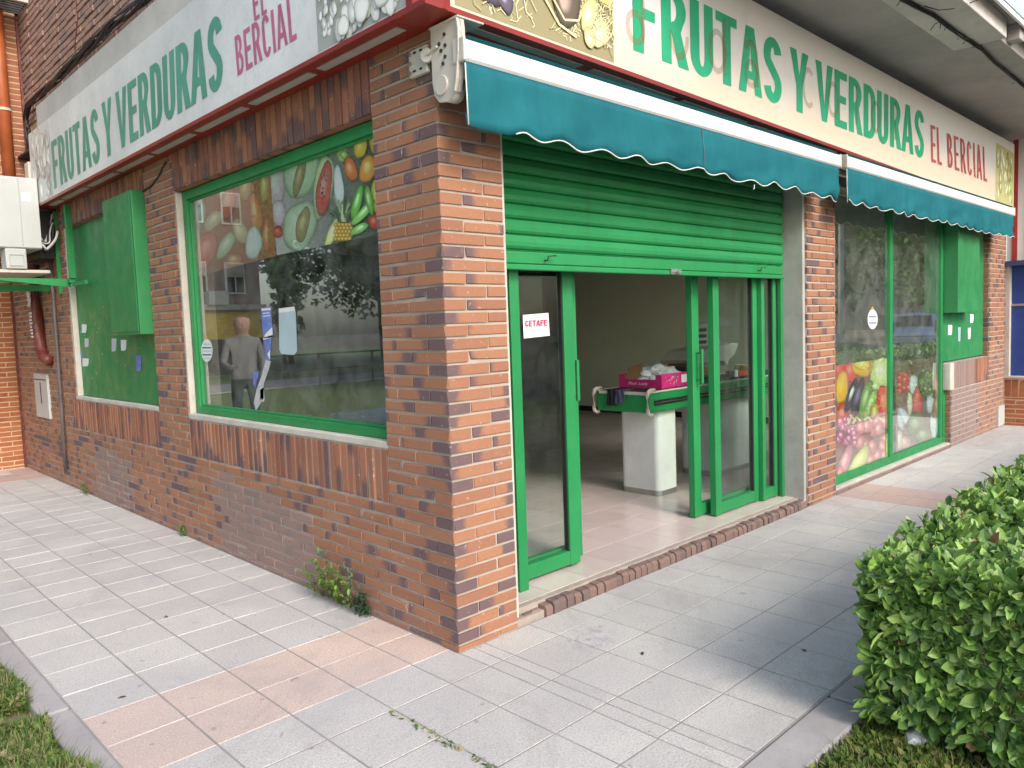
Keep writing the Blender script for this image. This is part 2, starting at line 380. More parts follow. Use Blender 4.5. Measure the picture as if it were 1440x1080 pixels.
# mortar body behind the bricks, cut round the openings
mb = MB()
def slabL(y0, y1, z0, z1, x1=.24): mb.box(.0, x1, y0, y1, z0, z1)
slabL(.0, 2.94, -.3, .915); slabL(2.94, 3.52, -.3, 3.4); slabL(3.52, 5.70, -.3, .935); slabL(5.70, 8.0, -.3, 3.4)
slabL(.4875, 2.94, 2.52, 3.4); slabL(3.52, 5.70, 2.62, 3.4); slabL(0, .4875, .915, 3.4)
mb.box(.24, .372, 0, .24, -.3, 3.4); mb.box(.372, 3.537, 0, .12, 2.55, 3.4); mb.box(3.54, 4.04, 0, .24, -.3, 3.4)
mb.box(4.04, 6.97, 0, .24, 2.5, 3.4); mb.box(6.975, 9.06, 0, .24, -.3, .915); mb.box(8.365, 9.06, 0, .24, .915, 3.4); mb.box(6.97, 8.365, 0, .24, 2.5, 3.4)
mb.box(4.04, 6.97, .0, .24, -.3, .035)
mb.build('mortar_bed', M['mortar'], shop)
box('concrete_post', (3.50, 3.538, .012, .26, -.1, 2.55), M['concrete'], shop, .004)
box('mortar_strip', (.3725, .392, .004, .12, .05, 2.5), M['plaster'], shop, .004)
mb = MB(); mb.box(.0005, .045, 2.925, 2.9385, .93, 2.5); mb.box(-.006, .05, .4875, 2.945, .897, .932); mb.build('window_reveal', M['plaster'], shop, bevel=.004)
mb = MB(); mb.box(.0, .05, 5.66, 5.698, .95, 2.56); mb.box(-.006, .05, 3.52, 5.72, .917, .948); mb.build('window_reveal', M['plaster'], shop, bevel=.004)
box('cement_block', (6.90, 7.02, -.018, .10, .62, .915), M['plaster'], shop, .012)
# interior shell
mb = MB(); mb.box(.245, .26, .25, 8.2, 0, .9); mb.build('interior_wall', M['inwall'], shop)
mb = MB(); mb.box(7.3, 7.4, .24, 5.62, 0, 2.72); mb.build('interior_wall', M['inwall'], shop)
mb = MB(); mb.box(.24, 10.5, 8.2, 8.3, 0, 2.72); mb.box(10.5, 10.6, 5.62, 8.2, 0, 2.72); mb.box(7.4, 10.5, 5.52, 5.62, 0, 2.72); mb.build('storeroom_wall', simple('shade_toned_wall', (.035, .036, .034), .9), shop)  # near-black wall colour stands in for the darkness of the unlit depth
mb = MB(); mb.box(7.285, 7.3, .26, 5.60, .072, .15); mb.build('skirting', M['dark'], shop)
box('ceiling', (.24, 10.5, .25, 8.2, 2.72, 2.8), M['ceil'], shop)
mb = MB()
k = 0
for i in range(34):
    for j in range(26):
        c = .64+random.uniform(-.03, .03); x = .1+i*.31; y = .10+j*.31
        if x > 10.4 or y > 8: continue
        mb.box(x, x+.306, y, y+.306, .02, .07, 0, (c*1.02, c*.84, c*.79))
tf = NT('indoor_tile'); at = tf.n('ShaderNodeAttribute', attribute_name='col'); o_ = tf.mix(tf.math('MULTIPLY', tf.ramp(tf.noise(3, 6, .6, dist=.5), .45, .75), .25), at.outputs['Color'], (.28, .22, .19))
tf.col(o_); tf.set(Roughness=.22); tf.bump(tf.noise(3), .03, .01)
struct(mb.build('floor', tf.m))
struct(box('floor_base', (.1, 10.5, .06, 8.2, -.1, .067), M['mortar_d'])).name = 'floor_grout'
# threshold of bricks on edge
mb = MB(); x = .395
while x < 3.52:
    w = .058+random.uniform(-.004, .004); h = .055+random.uniform(-.006, .004); yf = random.uniform(-.008, .006)
    if x < .52: h -= .02; yf += .03
    g = (random.random(), random.choice((-.2, .2, 1.2)), .3)
    V = [(x+.004, yf, -.02), (x+w-.004, yf, -.02), (x+w-.004, yf, h-.014), (x+.004, yf, h-.014), (x+.004, yf+.014, h), (x+w-.004, yf+.014, h), (x+w-.004, .115, h+.006), (x+.004, .115, h+.006)]
    mb.faces(V, [(0, 1, 2, 3), (3, 2, 5, 4), (4, 5, 6, 7), (1, 6, 5, 2), (0, 3, 4, 7), (0, 7, 6, 1)], 0, g); x += w
mb.build('door_threshold', M['rowlock'], shop)
mb = MB(); mb.box(.38, 3.53, .018, .13, -.05, .030); mb.box(.375, 3.53, .113, .14, 0, .0675); mb.build('threshold_mortar', M['mortar_d'], shop)
mb = MB(); x = 4.04
while x < 6.95:
    w = min(.25, 6.97-x); brick(mb, PR, x, x+w, -.012, .036, .006, .03, grime=.6); x += w
mb.build('window_threshold', M['rowlock'], shop)
box('window_ledge', (4.04, 6.95, .0, .12, .036, .052), M['plaster'], shop, .004)
# roof mass, upper floors, canopy
mb = MB(); bond(mb, PL, 2.2, 6.78, 3.72, 6.4, off=(.2475, .1225), d=.0, proud=True, grime=lambda a, z: .35); mb.build('upper_wall', [M['brick_u']], shop)
mb = MB(); mb.box(.012, .3, .0, 9.0, 3.4, 6.4); mb.box(.012, 9.06, .0, .3, 3.54, 6.4); mb.build('upper_wall_bed', M['mortar_o'], shop)
mb = MB(); mb.box(-.0, 13, -.66, -.001, 3.54, 3.7); mb.build('canopy', M['soffit'], shop)
mb = MB(); mb.box(1.5, 4.70, -1.02, -.662, 3.50, 3.64); mb.build('canopy_beam', M['slab'], shop, bevel=.006)
mb = MB(); mb.box(4.70, 13, -.98, -.662, 3.50, 3.64); mb.build('canopy_beam', M['soffit'], shop, bevel=.006)
mb = MB(); mb.box(1.5, 13, -1.085, -.3, 3.641, 3.72); mb.build('balcony_slab', M['soffit'], shop)
mb = MB(); mb.box(1.5, 13, -1.105, -1.086, 3.592, 3.632); mb.build('balcony_edge', M['bar'], shop, bevel=.003)
mb = MB(); mb.box(1.5, 13, -1.112, -1.088, 3.634, 4.75); mb.build('balcony_parapet', simple('frosted_panel', (.55, .66, .66), .25, var=.04), shop)
mb = MB(); mb.box(4.86, 4.98, -1.07, -.981, 3.52, 3.639); mb.build('balcony_bracket', M['soffit'], shop, bevel=.006)
mb = MB(); mb.box(-.1, .0, -.0, 8, 3.40, 3.42); mb.box(0, 9.06, -.001, .2, 3.4, 3.45)
mb.build('dark_gap_strip', M['dark'], shop)  # dark strip standing in for the shadowed gap above the signs

# ------------------------------------------------------------------ windows of the long facade
def frame_bars(mb, fn, a0, a1, b0, b1, w, d0, d1, wb=None):
    wb = wb or w
    for A0, A1, B0, B1 in ((a0, a0+w, b0, b1), (a1-w, a1, b0, b1), (a0+w, a1-w, b0, b0+wb), (a0+w, a1-w, b1-w, b1)):
        p0 = fn(A0, B0, d0); p1 = fn(A1, B1, d1); mb.box(p0[0], p1[0], p0[1], p1[1], p0[2], p1[2])
w1 = bpy.data.objects.new('window', None); col.objects.link(w1); w1.parent = shop; w1['label'] = 'wide green framed window with fruit print across its top'
mb = MB(); frame_bars(mb, PL, .4895, 2.924, .934, 2.505, .06, -.10, -.045, .05); mb.build('frame', M['green'], w1, bevel=.003)
mb = MB(); frame_bars(mb, PL, .5495, 2.864, .984, 2.445, .014, -.095, -.062); mb.build('glazing_bead', M['green'], w1, bevel=.002)
MB().box(.076, .081, .556, 2.858, .99, 2.438).build('pane', M['glass'], w1)
w2 = bpy.data.objects.new('blocked_window', None); col.objects.link(w2); w2.parent = shop; w2['label'] = 'green sheet metal panel filling a window opening'
mb = MB(); mb.box(.05, .07, 3.522, 3.99, .95, 2.61); mb.box(.052, .07, 3.995, 5.66, .95, 2.61); mb.build('panel', M['green_p'], w2, bevel=.002)
mb = MB(); mb.box(-.10, .049, 3.525, 4.20, 1.515, 2.60); mb.build('shutter_box', M['green_p'], w2, bevel=.004)
mb = MB(); mb.box(-.106, -.1005, 3.55, 4.18, 1.54, 2.575); mb.build('shutter_box_lid', M['green_p'], w2, bevel=.003)

# ------------------------------------------------------------------ prints made of shaded fruit shapes
def plX(x): return lambda u, v, k: (lambda q: (x-k*.0004, q[0], q[1]))(onX(u, v, x))
def plY(y): return lambda u, v, k: (lambda q: (q[0], y-k*.0004, q[1]))(onY(u, v, y))
class Print:
    def __init__(s, fn): s.mb = MB(); s.fn = fn; s.k = 1
    def bg(s, pts, c): s.mb.poly([s.fn(u, v, 0) for u, v in pts], 0, c if not isinstance(c, list) else c)
    def blob(s, cx, cy, rx, ry, rot, c, hi=None, dark=.35, n=18, taper=0, clip=None, wob=.05):
        """one fruit: rings from rim to highlight"""
        s.k += .25; rt = R(rot); hi = hi or tuple(min(1, x*1.5+.12) for x in c); lo = tuple(x*dark for x in c)
        rings = [(1, lo, 0), (.82, tuple(a*.75+b*.25 for a, b in zip(c, lo)), .02), (.5, c, .08), (.2, hi, .2)]
        pts = []; cols = []; ph = random.uniform(0, 6)
        for q, cc, off in rings:
            for i in range(n):
                a = 2*pi*i/n; w = 1+wob*sin(3*a+ph)+wob*.6*sin(5*a+ph*2); x = cos(a)*rx*q*w*(1+taper*sin(a)); y = sin(a)*ry*q*w
                x -= off*rx; y -= off*ry
                U, V = cx+x*cos(rt)-y*sin(rt), cy+x*sin(rt)+y*cos(rt)
                if clip: U, V = clip(U, V)
                pts.append(s.fn(U, V, s.k)); cols.append(cc)
        fs = []
        for j in range(3):
            for i in range(n): fs.append((j*n+i, j*n+(i+1) % n, (j+1)*n+(i+1) % n, (j+1)*n+i))
        fs.append(tuple(3*n+i for i in range(n)))
        s.mb.faces(pts, fs, 0, cols)
    def line(s, pts, w, c):
        s.k += .1
        for (a, b), (p, q) in zip(pts, pts[1:]):
            L = math.hypot(p-a, q-b) or 1; nx, ny = -(q-b)/L*w, (p-a)/L*w
            s.mb.poly([s.fn(a+nx, b+ny, s.k), s.fn(p+nx, q+ny, s.k), s.fn(p-nx, q-ny, s.k), s.fn(a-nx, b-ny, s.k)], 0, c)
    def build(s, name, parent=None):
        s.mb.c = [tuple(min(.9, x*1.45) for x in c) for c in s.mb.c]; return s.mb.build(name, M['print'], parent, norm=False)
def clipbox(L, Rr, top, bot):
    def f(u, v):
        u = min(max(u, L), Rr); t = top(u); b = bot(u); return u, min(max(v, t), b)
    return f
lin = lambda a, b: (lambda u: a[1]+(b[1]-a[1])*(u-a[0])/(b[0]-a[0]))
# upper film on the wide window: two sheets
top1 = lin((262, 262), (545, 150)); botA = lin((275, 388), (390, 360)); botB = lin((390, 359), (545, 327))
P = Print(plX(.0855)); ca = clipbox(270, 377, top1, botA)
P.bg([(268, 262), (378, 218), (388, 360), (276, 389)], [(.30, .14, .08), (.42, .16, .05), (.36, .14, .05), (.18, .10, .06)])
for a in ((320, 285, 11, 26, 10, (.60, .13, .05)), (306, 262, 9, 20, -15, (.55, .30, .10)), (345, 262, 9, 22, 5, (.50, .32, .14)), (360, 300, 9, 30, -8, (.62, .24, .06)), (372, 262, 7, 26, 0, (.55, .33, .08)),
          (290, 352, 15, 28, 15, (.50, .13, .07)), (318, 345, 9, 22, 30, (.40, .48, .30)), (338, 325, 10, 20, -20, (.55, .42, .22)), (357, 342, 12, 24, 5, (.62, .68, .62)), (300, 310, 10, 18, 40, (.45, .40, .22)),
          (376, 330, 7, 28, 0, (.58, .20, .08)), (282, 300, 8, 20, 0, (.35, .42, .3)), (330, 365, 12, 9, 0, (.50, .22, .10)), (345, 240, 8, 9, 0, (.6, .4, .2))):
    P.blob(*a, clip=ca)
fA = P.build('fruit_print'); tag(fA, 'faded orange pepper print on the window top beside the green panel bay', 'window print', 'fruit prints on the window glass')
P = Print(plX(.0880)); cb = clipbox(379, 546, top1, botB)
P.bg([(378, 218), (546, 150), (546, 327), (389, 359)], [(.50, .42, .45), (.05, .10, .04), (.03, .06, .03), (.50, .45, .45)])
P.blob(388, 260, 14, 36, 5, (.60, .46, .52), clip=cb)
P.blob(392, 300, 10, 20, 0, (.68, .50, .58), clip=cb); P.blob(391, 326, 7, 9, 0, (.55, .05, .05), clip=cb)
P.blob(425, 235, 24, 48, 14, (.50, .64, .42), hi=(.75, .85, .7), clip=cb); P.blob(421, 250, 7, 28, 14, (.30, .22, .08), clip=cb)
P.blob(422, 318, 24, 38, 14, (.52, .62, .45), hi=(.72, .72, .5), clip=cb); P.blob(426, 316, 9, 26, 12, (.36, .27, .10), clip=cb)
for i in range(46):
    P.blob(random.uniform(436, 492), random.uniform(180, 226), 5.5, 6.5, random.uniform(-30, 30), random.choice(((.28, .42, .10), (.36, .52, .18), (.22, .36, .08))), clip=cb, n=10)
P.blob(456, 262, 14, 46, 8, (.62, .72, .42), clip=cb); P.blob(457, 266, 10.5, 40, 8, (.62, .09, .07), hi=(.72, .35, .33), clip=cb)
for i in range(14): P.blob(457+random.uniform(-5, 5), 266+random.uniform(-24, 24), .8, 2, 8, (.03, .02, .02), n=6, hi=(.03, .02, .02), clip=cb)
P.blob(478, 262, 7, 30, -4, (.55, .68, .66), clip=cb); P.blob(468, 330, 6, 26, 20, (.60, .62, .25), clip=cb)
for a in ((508, 205, 10, 18, 0, (.60, .42, .06)), (495, 238, 9, 18, -15, (.55, .15, .05)), (519, 238, 12, 20, 14, (.66, .28, .05)), (508, 180, 13, 13, 20, (.40, .15, .04)), (530, 195, 10, 22, 0, (.55, .35, .05)), (532, 275, 9, 24, 0, (.50, .48, .05)), (540, 240, 9, 16, 0, (.55, .2, .06)), (528, 312, 8, 11, 0, (.5, .05, .02)), (541, 312, 8, 13, 0, (.45, .07, .03))):
    P.blob(*a, clip=cb)
for i in range(5):
    for j in range(5): P.blob(474+j*5+(i % 2)*2, 316+i*5, 3.2, 3.4, 0, (.45, .26, .04), hi=(.8, .55, .15), n=8, clip=cb)
for i in range(30):
    a = R(-90+random.uniform(-65, 65)); L = random.uniform(14, 40); P.line([(484+random.uniform(-7, 7), 312), (484+cos(a)*L*.45, 312+sin(a)*L*.7), (484+cos(a)*L*.7, 312+sin(a)*L)], 1.3, random.choice(((.03, .06, .03), (.10, .17, .07), (.05, .09, .04), (.25, .33, .2))))
for a in ((505, 285, 6, 26, 15, (.10, .32, .06)), (513, 300, 6, 24, 42, (.16, .40, .10)), (522, 282, 5, 22, -10, (.12, .30, .06)), (508, 322, 6, 15, 60, (.15, .36, .10))): P.blob(*a, clip=cb)
fB = P.build('fruit_print'); tag(fB, 'print of pineapple, melon, papaya and watermelon on the window top nearest the brick corner', 'window print', 'fruit prints on the window glass')

# ------------------------------------------------------------------ stickers
def flat(name, fn, pts, m, label, cat='sticker', group=None, parent=None):
    mb = MB(); mb.poly([fn(u, v, 2) for u, v in pts], 0); o = mb.build(name, m, parent, norm=False)
    if label: tag(o, label, cat, group)
    return o
f75 = plX(.0750)
s = flat('torn_poster', f75, [(367, 433), (381, 431), (384, 470), (382, 476), (380, 507), (374, 506), (371, 478), (369, 460)], M['paperb'], 'torn blue and white poster strip hanging on the wide window')
for pts in ([(368, 434), (381, 433), (381, 436), (368, 437)], [(370, 440), (379, 439), (379, 440.5), (370, 441.5)], [(370, 444), (380, 443), (380, 444.5), (370, 445.5)], [(383, 460), (384, 474), (371, 476), (373, 470)], [(376, 498), (380, 492), (380, 506)], [(370, 475), (384, 471), (384, 474), (371, 478)]):
    mb = MB(); mb.poly([f75(u, v, 3.5) for u, v in pts]); mb.build('printed_band', M['paper'], s, norm=False)
s = flat('tape_remnant', f75, [(374, 506), (381, 508), (378, 520), (371, 540), (371, 560), (360, 578), (357, 566), (361, 548), (368, 528)], M['greytape'], 'crumpled grey adhesive strip below the torn blue poster')
s2 = flat('paper_scrap', f75, [(356, 522), (364, 522), (363, 530), (359, 545), (356, 540)], M['paperb'], 'small blue paper scrap left of the crumpled grey adhesive')
s2 = flat('paper_scrap', f75, [(366, 548), (371, 545), (372, 561), (370, 566), (368, 560), (366, 564)], M['paper'], 'small white paper scrap at the end of the crumpled grey adhesive')
s = flat('poster_sheet', f75, [(392, 434), (414, 431), (416, 440), (418, 494), (414, 499), (396, 498), (393, 492)], M['tape'], 'pale blue paper sheet on the wide window beside the torn poster')
mb = MB(); mb.poly([f75(u, v, 3.5) for u, v in ((392, 434), (414, 431), (415, 437), (392.5, 440))]); mb.build('printed_band', M['paper'], s, norm=False)
def round_sticker(cx, cy, rx, ry, fn, label):
    mb = MB(); n = 20; mb.poly([fn(cx+cos(2*pi*i/n)*rx, cy+sin(2*pi*i/n)*ry, 2) for i in range(n)]); o = mb.build('sticker', M['paper'], None, norm=False); tag(o, label, 'sticker')
    for j, (w, h, m) in enumerate(((.75, .14, 'tape'), (.92, .12, 'inktext'), (.95, .10, 'tape'), (.9, .12, 'inktext'), (.7, .12, 'tape'))):
        v = cy-ry*.62+j*ry*.31; b = MB(); b.poly([fn(u, q, 3.5) for u, q in ((cx-rx*w*.85, v), (cx+rx*w*.85, v), (cx+rx*w*.85, v+ry*h), (cx-rx*w*.85, v+ry*h))]); b.build('printed_band', M[m], o, norm=False)
    b = MB(); b.poly([fn(u, q, 2) for u, q in ((cx-rx*.35, cy-ry*1.0), (cx, cy-ry*1.32), (cx+rx*.35, cy-ry*1.0))]); b.build('printed_top', simple('orange_print', (.6, .3, .03)), o, norm=False)
round_sticker(291, 493, 8, 16, f75, 'round white sticker with blue bands by the far edge of the wide window')
# ------------------------------------------------------------------ entrance: shutter
sh = bpy.data.objects.new('roller_shutter', None); col.objects.link(sh); sh.parent = shop; sh['label'] = 'green roller shutter pulled down to head height'
mb = MB(); z = 1.86; prof = []
while z < 2.56:
    prof += [(z, .150), (z+.006, .163), (z+.012, .150), (z+.024, .142), (z+.045, .140), (z+.064, .146)]; z += .0765
prof.append((z, .15))
pts = []
for zz, yy in prof: pts += [(.395, yy, zz), (3.455, yy, zz)]
mb.faces(pts, [(2*i, 2*i+1, 2*i+3, 2*i+2) for i in range(len(prof)-1)])
mb.build('slat_curtain', M['green'], sh, norm=False)
mb = MB(); mb.box(.395, 3.455, .146, .172, 1.795, 1.858); mb.build('bottom_slat', M['green'], sh, bevel=.006)
mb = MB(); mb.box(.395, 3.455, .134, .172, 1.762, 1.792); mb.build('bottom_rail', M['green'], sh, bevel=.006)
def hook(x):
    mb = MB(); mb.tube([(x, .14, 1.815), (x, .118, 1.815), (x, .112, 1.835), (x+.06, .112, 1.84)], .004, 6); return mb.build('pull_hook', M['dkgreen'], sh, True)
hook(.80); hook(3.06)
mb = MB(); mb.box(1.93, 2.04, .118, .134, 1.765, 1.80); mb.tube([(1.99, .125, 1.782), (1.99, .098, 1.782)], .013, 12); mb.tube([(1.95, .122, 1.782), (1.95, .108, 1.782)], .007, 8); mb.build('lock', M['steel'], sh, bevel=.002)
mb = MB(); mb.box(3.462, 3.498, .168, .20, .05, 2.5); mb.build('guide_rail', M['green'], sh, bevel=.003)
mb = MB(); mb.box(.395, .42, .13, .20, .05, 2.5); mb.build('guide_rail', M['green'], sh, bevel=.003)
mb = MB(); mb.tube([(.4, .30, 2.62), (3.48, .30, 2.62)], .11, 14); mb.build('shutter_roll', M['dkgreen'], sh, True)
# ------------------------------------------------------------------ sliding doors
def door(name, x0, x1, y, st, label=None, handle=None, z0=.078, z1=2.2, rail=.085, dep=.042, stL=None, stR=None):
    o = bpy.data.objects.new(name, None); col.objects.link(o); o.parent = shop
    if label: o['label'] = label
    a, b = stL or st, stR or st
    mb = MB(); mb.box(x0, x0+a, y, y+dep, z0, z1); mb.box(x1-b, x1, y, y+dep, z0, z1); mb.box(x0+a, x1-b, y+.002, y+dep-.002, z0+.004, z0+rail); mb.box(x0+a, x1-b, y+.002, y+dep-.002, z1-.08, z1-.002)
    mb.build('frame', M['green'], o, bevel=.004)
    mb = MB(); mb.box(x0+a, x0+a+.008, y+.012, y+dep-.012, z0+rail, z1-.08); mb.box(x1-b-.008, x1-b, y+.012, y+dep-.012, z0+rail, z1-.08); mb.build('gasket', M['black'], o)
    MB().box(x0+a+.008, x1-b-.008, y+dep/2-.003, y+dep/2+.003, z0+rail, z1-.08).build('pane', M['glass_d'], o)
    for hx, s_ in (handle or ()):
        mb = MB()
        yy = y-.045*s_ if s_ > 0 else y+dep+.045
        ye = y if s_ > 0 else y+dep
        mb.box(hx-.011, hx+.011, yy-.008, yy+.008, 1.03, 1.27); mb.box(hx-.006, hx+.006, min(yy, ye), max(yy, ye), 1.05, 1.062); mb.box(hx-.006, hx+.006, min(yy, ye), max(yy, ye), 1.238, 1.25)
        mb.build('handle', M['green'], o, bevel=.003)
    return o
door('glazed_door', .64, 1.17, .275, .06, 'narrow glazed door leaf next to the brick corner', stL=.075, stR=.085, dep=.05, z0=.085)
door('sliding_door', .66, 1.265, .338, .055, 'sliding leaf parked behind the fixed pane', handle=((1.21, 1),), dep=.045, z0=.09)
box('door_post', (.60, .668, .205, .272, .068, 2.2), M['green'], shop, .004)
door('sliding_door', 2.47, 3.42, .325, .085, 'opened sliding leaf in front of the till', handle=((2.515, 1), (2.56, -1)), dep=.05)
door('glazed_door', 2.60, 3.215, .235, .075, 'fixed glazed leaf beside the concrete post', dep=.05, stR=.06)
door('side_light', 3.22, 3.445, .20, .045, 'narrow side light between door leaves and shutter guide', dep=.05)
box('door_track', (.42, 3.46, .22, .40, 2.2, 2.26), M['green'], shop)
# sign on the door glass
gs = flat('notice', plY(.294), [(735, 443), (771, 440), (773, 472), (736.5, 476)], M['paper'], 'square white notice reading GETAFE in red on the door glass', 'notice')

# ------------------------------------------------------------------ glyphs
def arc(cx, cy, rx, ry, a0, a1, n=10): return [(cx+cos(R(a0+(a1-a0)*i/n))*rx, cy+sin(R(a0+(a1-a0)*i/n))*ry) for i in range(n+1)]
def glyph(ch, w=.46, t=.135, h=.12):
    """condensed sign letter, height 1; contours for tessellation"""
    if ch == 'I': return [[(0, 0), (t, 0), (t, 1), (0, 1)]], t
    if ch == 'F': return [[(0, 0), (t, 0), (t, .44), (w*.82, .44), (w*.82, .44+h), (t, .44+h), (t, 1-h), (w*.92, 1-h), (w*.92, 1), (0, 1)]], w*.92
    if ch == 'E': return [[(0, 0), (w*.92, 0), (w*.92, h), (t, h), (t, .44), (w*.84, .44), (w*.84, .44+h), (t, .44+h), (t, 1-h), (w*.92, 1-h), (w*.92, 1), (0, 1)]], w*.92
    if ch == 'L': return [[(0, 0), (w*.85, 0), (w*.85, h), (t, h), (t, 1), (0, 1)]], w*.85
    if ch == 'T': return [[(w/2-t/2, 0), (w/2+t/2, 0), (w/2+t/2, 1-h), (w, 1-h), (w, 1), (0, 1), (0, 1-h), (w/2-t/2, 1-h)]], w
    if ch == 'Y': return [[(w/2-t/2, 0), (w/2+t/2, 0), (w/2+t/2, .42), (w*1.08, 1), (w*1.08-t, 1), (w/2, .60), (t-.04, 1), (-.04, 1), (w/2-t/2, .42)]], w*1.05
    if ch == 'V': return [[(w/2-t*.45, 0), (w/2+t*.45, 0), (w*1.1, 1), (w*1.1-t, 1), (w/2, .28), (t-.05, 1), (-.05, 1)]], w*1.08
    if ch == 'A': return [[(-.04, 0), (t-.05, 0), (t+.0, .22), (w-t+.04, .22), (w-t+.09, 0), (w+.08, 0), (w/2+.02+t*.55, 1), (w/2+.02-t*.55, 1)], [(t+.035, .34), (w/2+.02, .74), (w-t+.005, .34)]], w+.06
    if ch == 'U': return [[(0, 1), (0, .26)]+arc(w/2, .26, w/2, .27, 180, 360)+[(w, 1), (w-t, 1), (w-t, .26)]+arc(w/2, .26, w/2-t, .27-h, 360, 180)+[(t, 1)]], w
    if ch == 'D': return [[(0, 0), (w*.45, 0)]+arc(w*.45, .28, w*.55, .28, -90, 0)+arc(w*.45, .72, w*.55, .28, 0, 90)+[(0, 1)], [(t, h), (t, 1-h)]+arc(w*.42, .70, w*.58-t, .30-h, 90, 0)+arc(w*.42, .30, w*.58-t, .30-h, 0, -90)], w
    if ch == 'R': return [[(0, 0), (t, 0), (t, .42), (w*.40, .42), (w-t+.03, 0), (w+.05, 0), (w*.78, .46)]+arc(w*.45, .74, w*.55, .26, -35, 90)+[(0, 1)], [(t, .54), (t, 1-h)]+arc(w*.42, .715, w*.58-t, .285-h, 90, -90)], w+.02
    if ch == 'B': return [[(0, 0), (w*.45, 0)]+arc(w*.45, .27, w*.55, .27, -90, 70)+arc(w*.43, .76, w*.5, .24, -60, 90)+[(0, 1)], [(t, h), (t, .44)]+arc(w*.42, .28, w*.58-t, .16, 90, -90), [(t, .56), (t, 1-h)]+arc(w*.40, .72, w*.53-t, .16, 90, -90)], w
    if ch == 'G' or ch == 'C':
        o = arc(w/2, .72, w/2, .28, 20, 180)+arc(w/2, .28, w/2, .28, 180, 340)
        i = arc(w/2, .28, w/2-t, .28-h, 340, 180)+arc(w/2, .72, w/2-t, .28-h, 180, 20)
        g = [[*o, *i]]
        if ch == 'G': g.append([(w*.5, .36), (w, .36), (w, .25), (w*.5, .25)])
        return g, w
    if ch == 'S':
        c = arc(w/2, .735, w/2-t/2, .265-h/2, 10, 90, 8)+arc(w/2, .735, w/2-t/2, .265-h/2, 90, 215, 9)[1:]+arc(w/2, .265, w/2-t/2, .265-h/2, 35, -90, 9)+arc(w/2, .265, w/2-t/2, .265-h/2, -90, -170, 8)[1:]
        A, B = [], []
        for k, p in enumerate(c):
            q0 = c[max(0, k-1)]; q1 = c[min(len(c)-1, k+1)]; dx, dy = q1[0]-q0[0], q1[1]-q0[1]; L = math.hypot(dx, dy) or 1
            A.append((p[0]-dy/L*t*.5, p[1]+dx/L*h*.56)); B.append((p[0]+dy/L*t*.5, p[1]-dx/L*h*.56))
        return [A+B[::-1]], w
    return [], w*.6
def word(mb, txt, fn, w=.46, t=.135, h=.12, gap=.075, space=.16, spaces=None):
    """lay out with unit height, then map x∈[0,1] of the total width through fn(s,hh)"""
    x = 0; items = []
    for i, ch in enumerate(txt):
        if ch == ' ': x += space; continue
        cs, a = glyph(ch, w, t, h); items.append((x, cs)); x += a+gap
    tot = x-gap
    for x0, cs in items:
        groups = [[c] for c in cs] if len(cs) == 2 and len(cs[0]) > 40 else [cs]
        for gcs in groups:
            loops = [[Vector((px, py, 0)) for px, py in c] for c in gcs]
            allp = [p for l in loops for p in l]
            for tri in tessellate_polygon(loops):
                mb.poly([fn((x0+allp[k].x)/tot, allp[k].y) for k in tri])
def quad(tl, bl, br, tr, fn):
    def f(s, hh):
        a = Vector(fn(*bl)).lerp(Vector(fn(*br)), s); b = Vector(fn(*tl)).lerp(Vector(fn(*tr)), s); return a.lerp(b, hh)
    return f
ov = MB(); word(ov, 'GETAFE', lambda s, hh: plY(.292)(738.5+s*30.5, 459.5-hh*8.5+s*-1.5, 4), w=.55, t=.2, h=.19); ov.build('lettering', M['redtext'], gs, norm=False)
def small_text(body, fn, parent, m, shear=0):
    cu = bpy.data.curves.new('t', 'FONT'); cu.body = body; cu.shear = shear; to = bpy.data.objects.new('t', cu); col.objects.link(to)
    dg = bpy.context.evaluated_depsgraph_get(); me = bpy.data.meshes.new_from_object(to.evaluated_get(dg)); me.name = 'lettering'
    xs = [v.co.x for v in me.vertices]; x0, x1 = min(xs), max(xs)
    for v in me.vertices: v.co = Vector(fn((v.co.x-x0)/(x1-x0), v.co.y))
    bpy.data.objects.remove(to); me.materials.clear(); me.materials.append(m); o = bpy.data.objects.new('lettering', me); col.objects.link(o); o.parent = parent; return o
small_text('Conferencia', lambda s, hh: plY(.295)(739+s*19, 448.8-hh*4-s*.8, 4), gs, M['redtext'])
for a, b in (((740, 471.8), (748, 471.2)), ((757, 470), (770, 468.8)), ((765, 467), (771, 466.6))):
    mb = MB(); mb.poly([plY(.295)(u, v+q, 4) for u, v, q in ((*a, 0), (*b, 0), (*b, 1.2), (*a, 1.2))]); mb.build('printed_band', M['inktext'], gs, norm=False)

# ------------------------------------------------------------------ signs
SD = .18
sL = thing('shop_sign', 'long white sign reading FRUTAS Y VERDURAS with pink EL BERCIAL, above the wide window', 'shop sign')
mb = MB(); mb.box(-SD, -.012, -.06, 5.95, 2.79, 3.47); mb.build('sign_panel', M['signL'], sL)
mb = MB(); mb.box(-.10, .011, 2.0, 5.93, 3.475, 3.74); mb.build('upper_board', M['fascia'], sL)
mb = MB()
for z, g in ((2.772, .0),):
    mb.box(-SD-.008, .0, -.06, 5.95, 2.765, 2.789)
mb.build('trim', M['red'], sL, bevel=.002)
mb = MB()
y = .08
while y < 5.6: mb.box(-.135, -.085, y, min(y+.66, 5.6), 2.760, 2.7648); y += .74
mb.build('light_slot', M['slot'], sL)
FL = lambda y, z: (-SD-.002, y, z)
mb = MB(); LX = lambda u, v: FL(*onX(u, v, -SD)); word(mb, 'FRUTAS Y VERDURAS', quad((71.7, 200), (76.7, 266), (314, 122), (312, 17), LX), w=.50, t=.20, h=.13, gap=.07, space=.22); mb.build('lettering', M['letGf'], sL, norm=False)
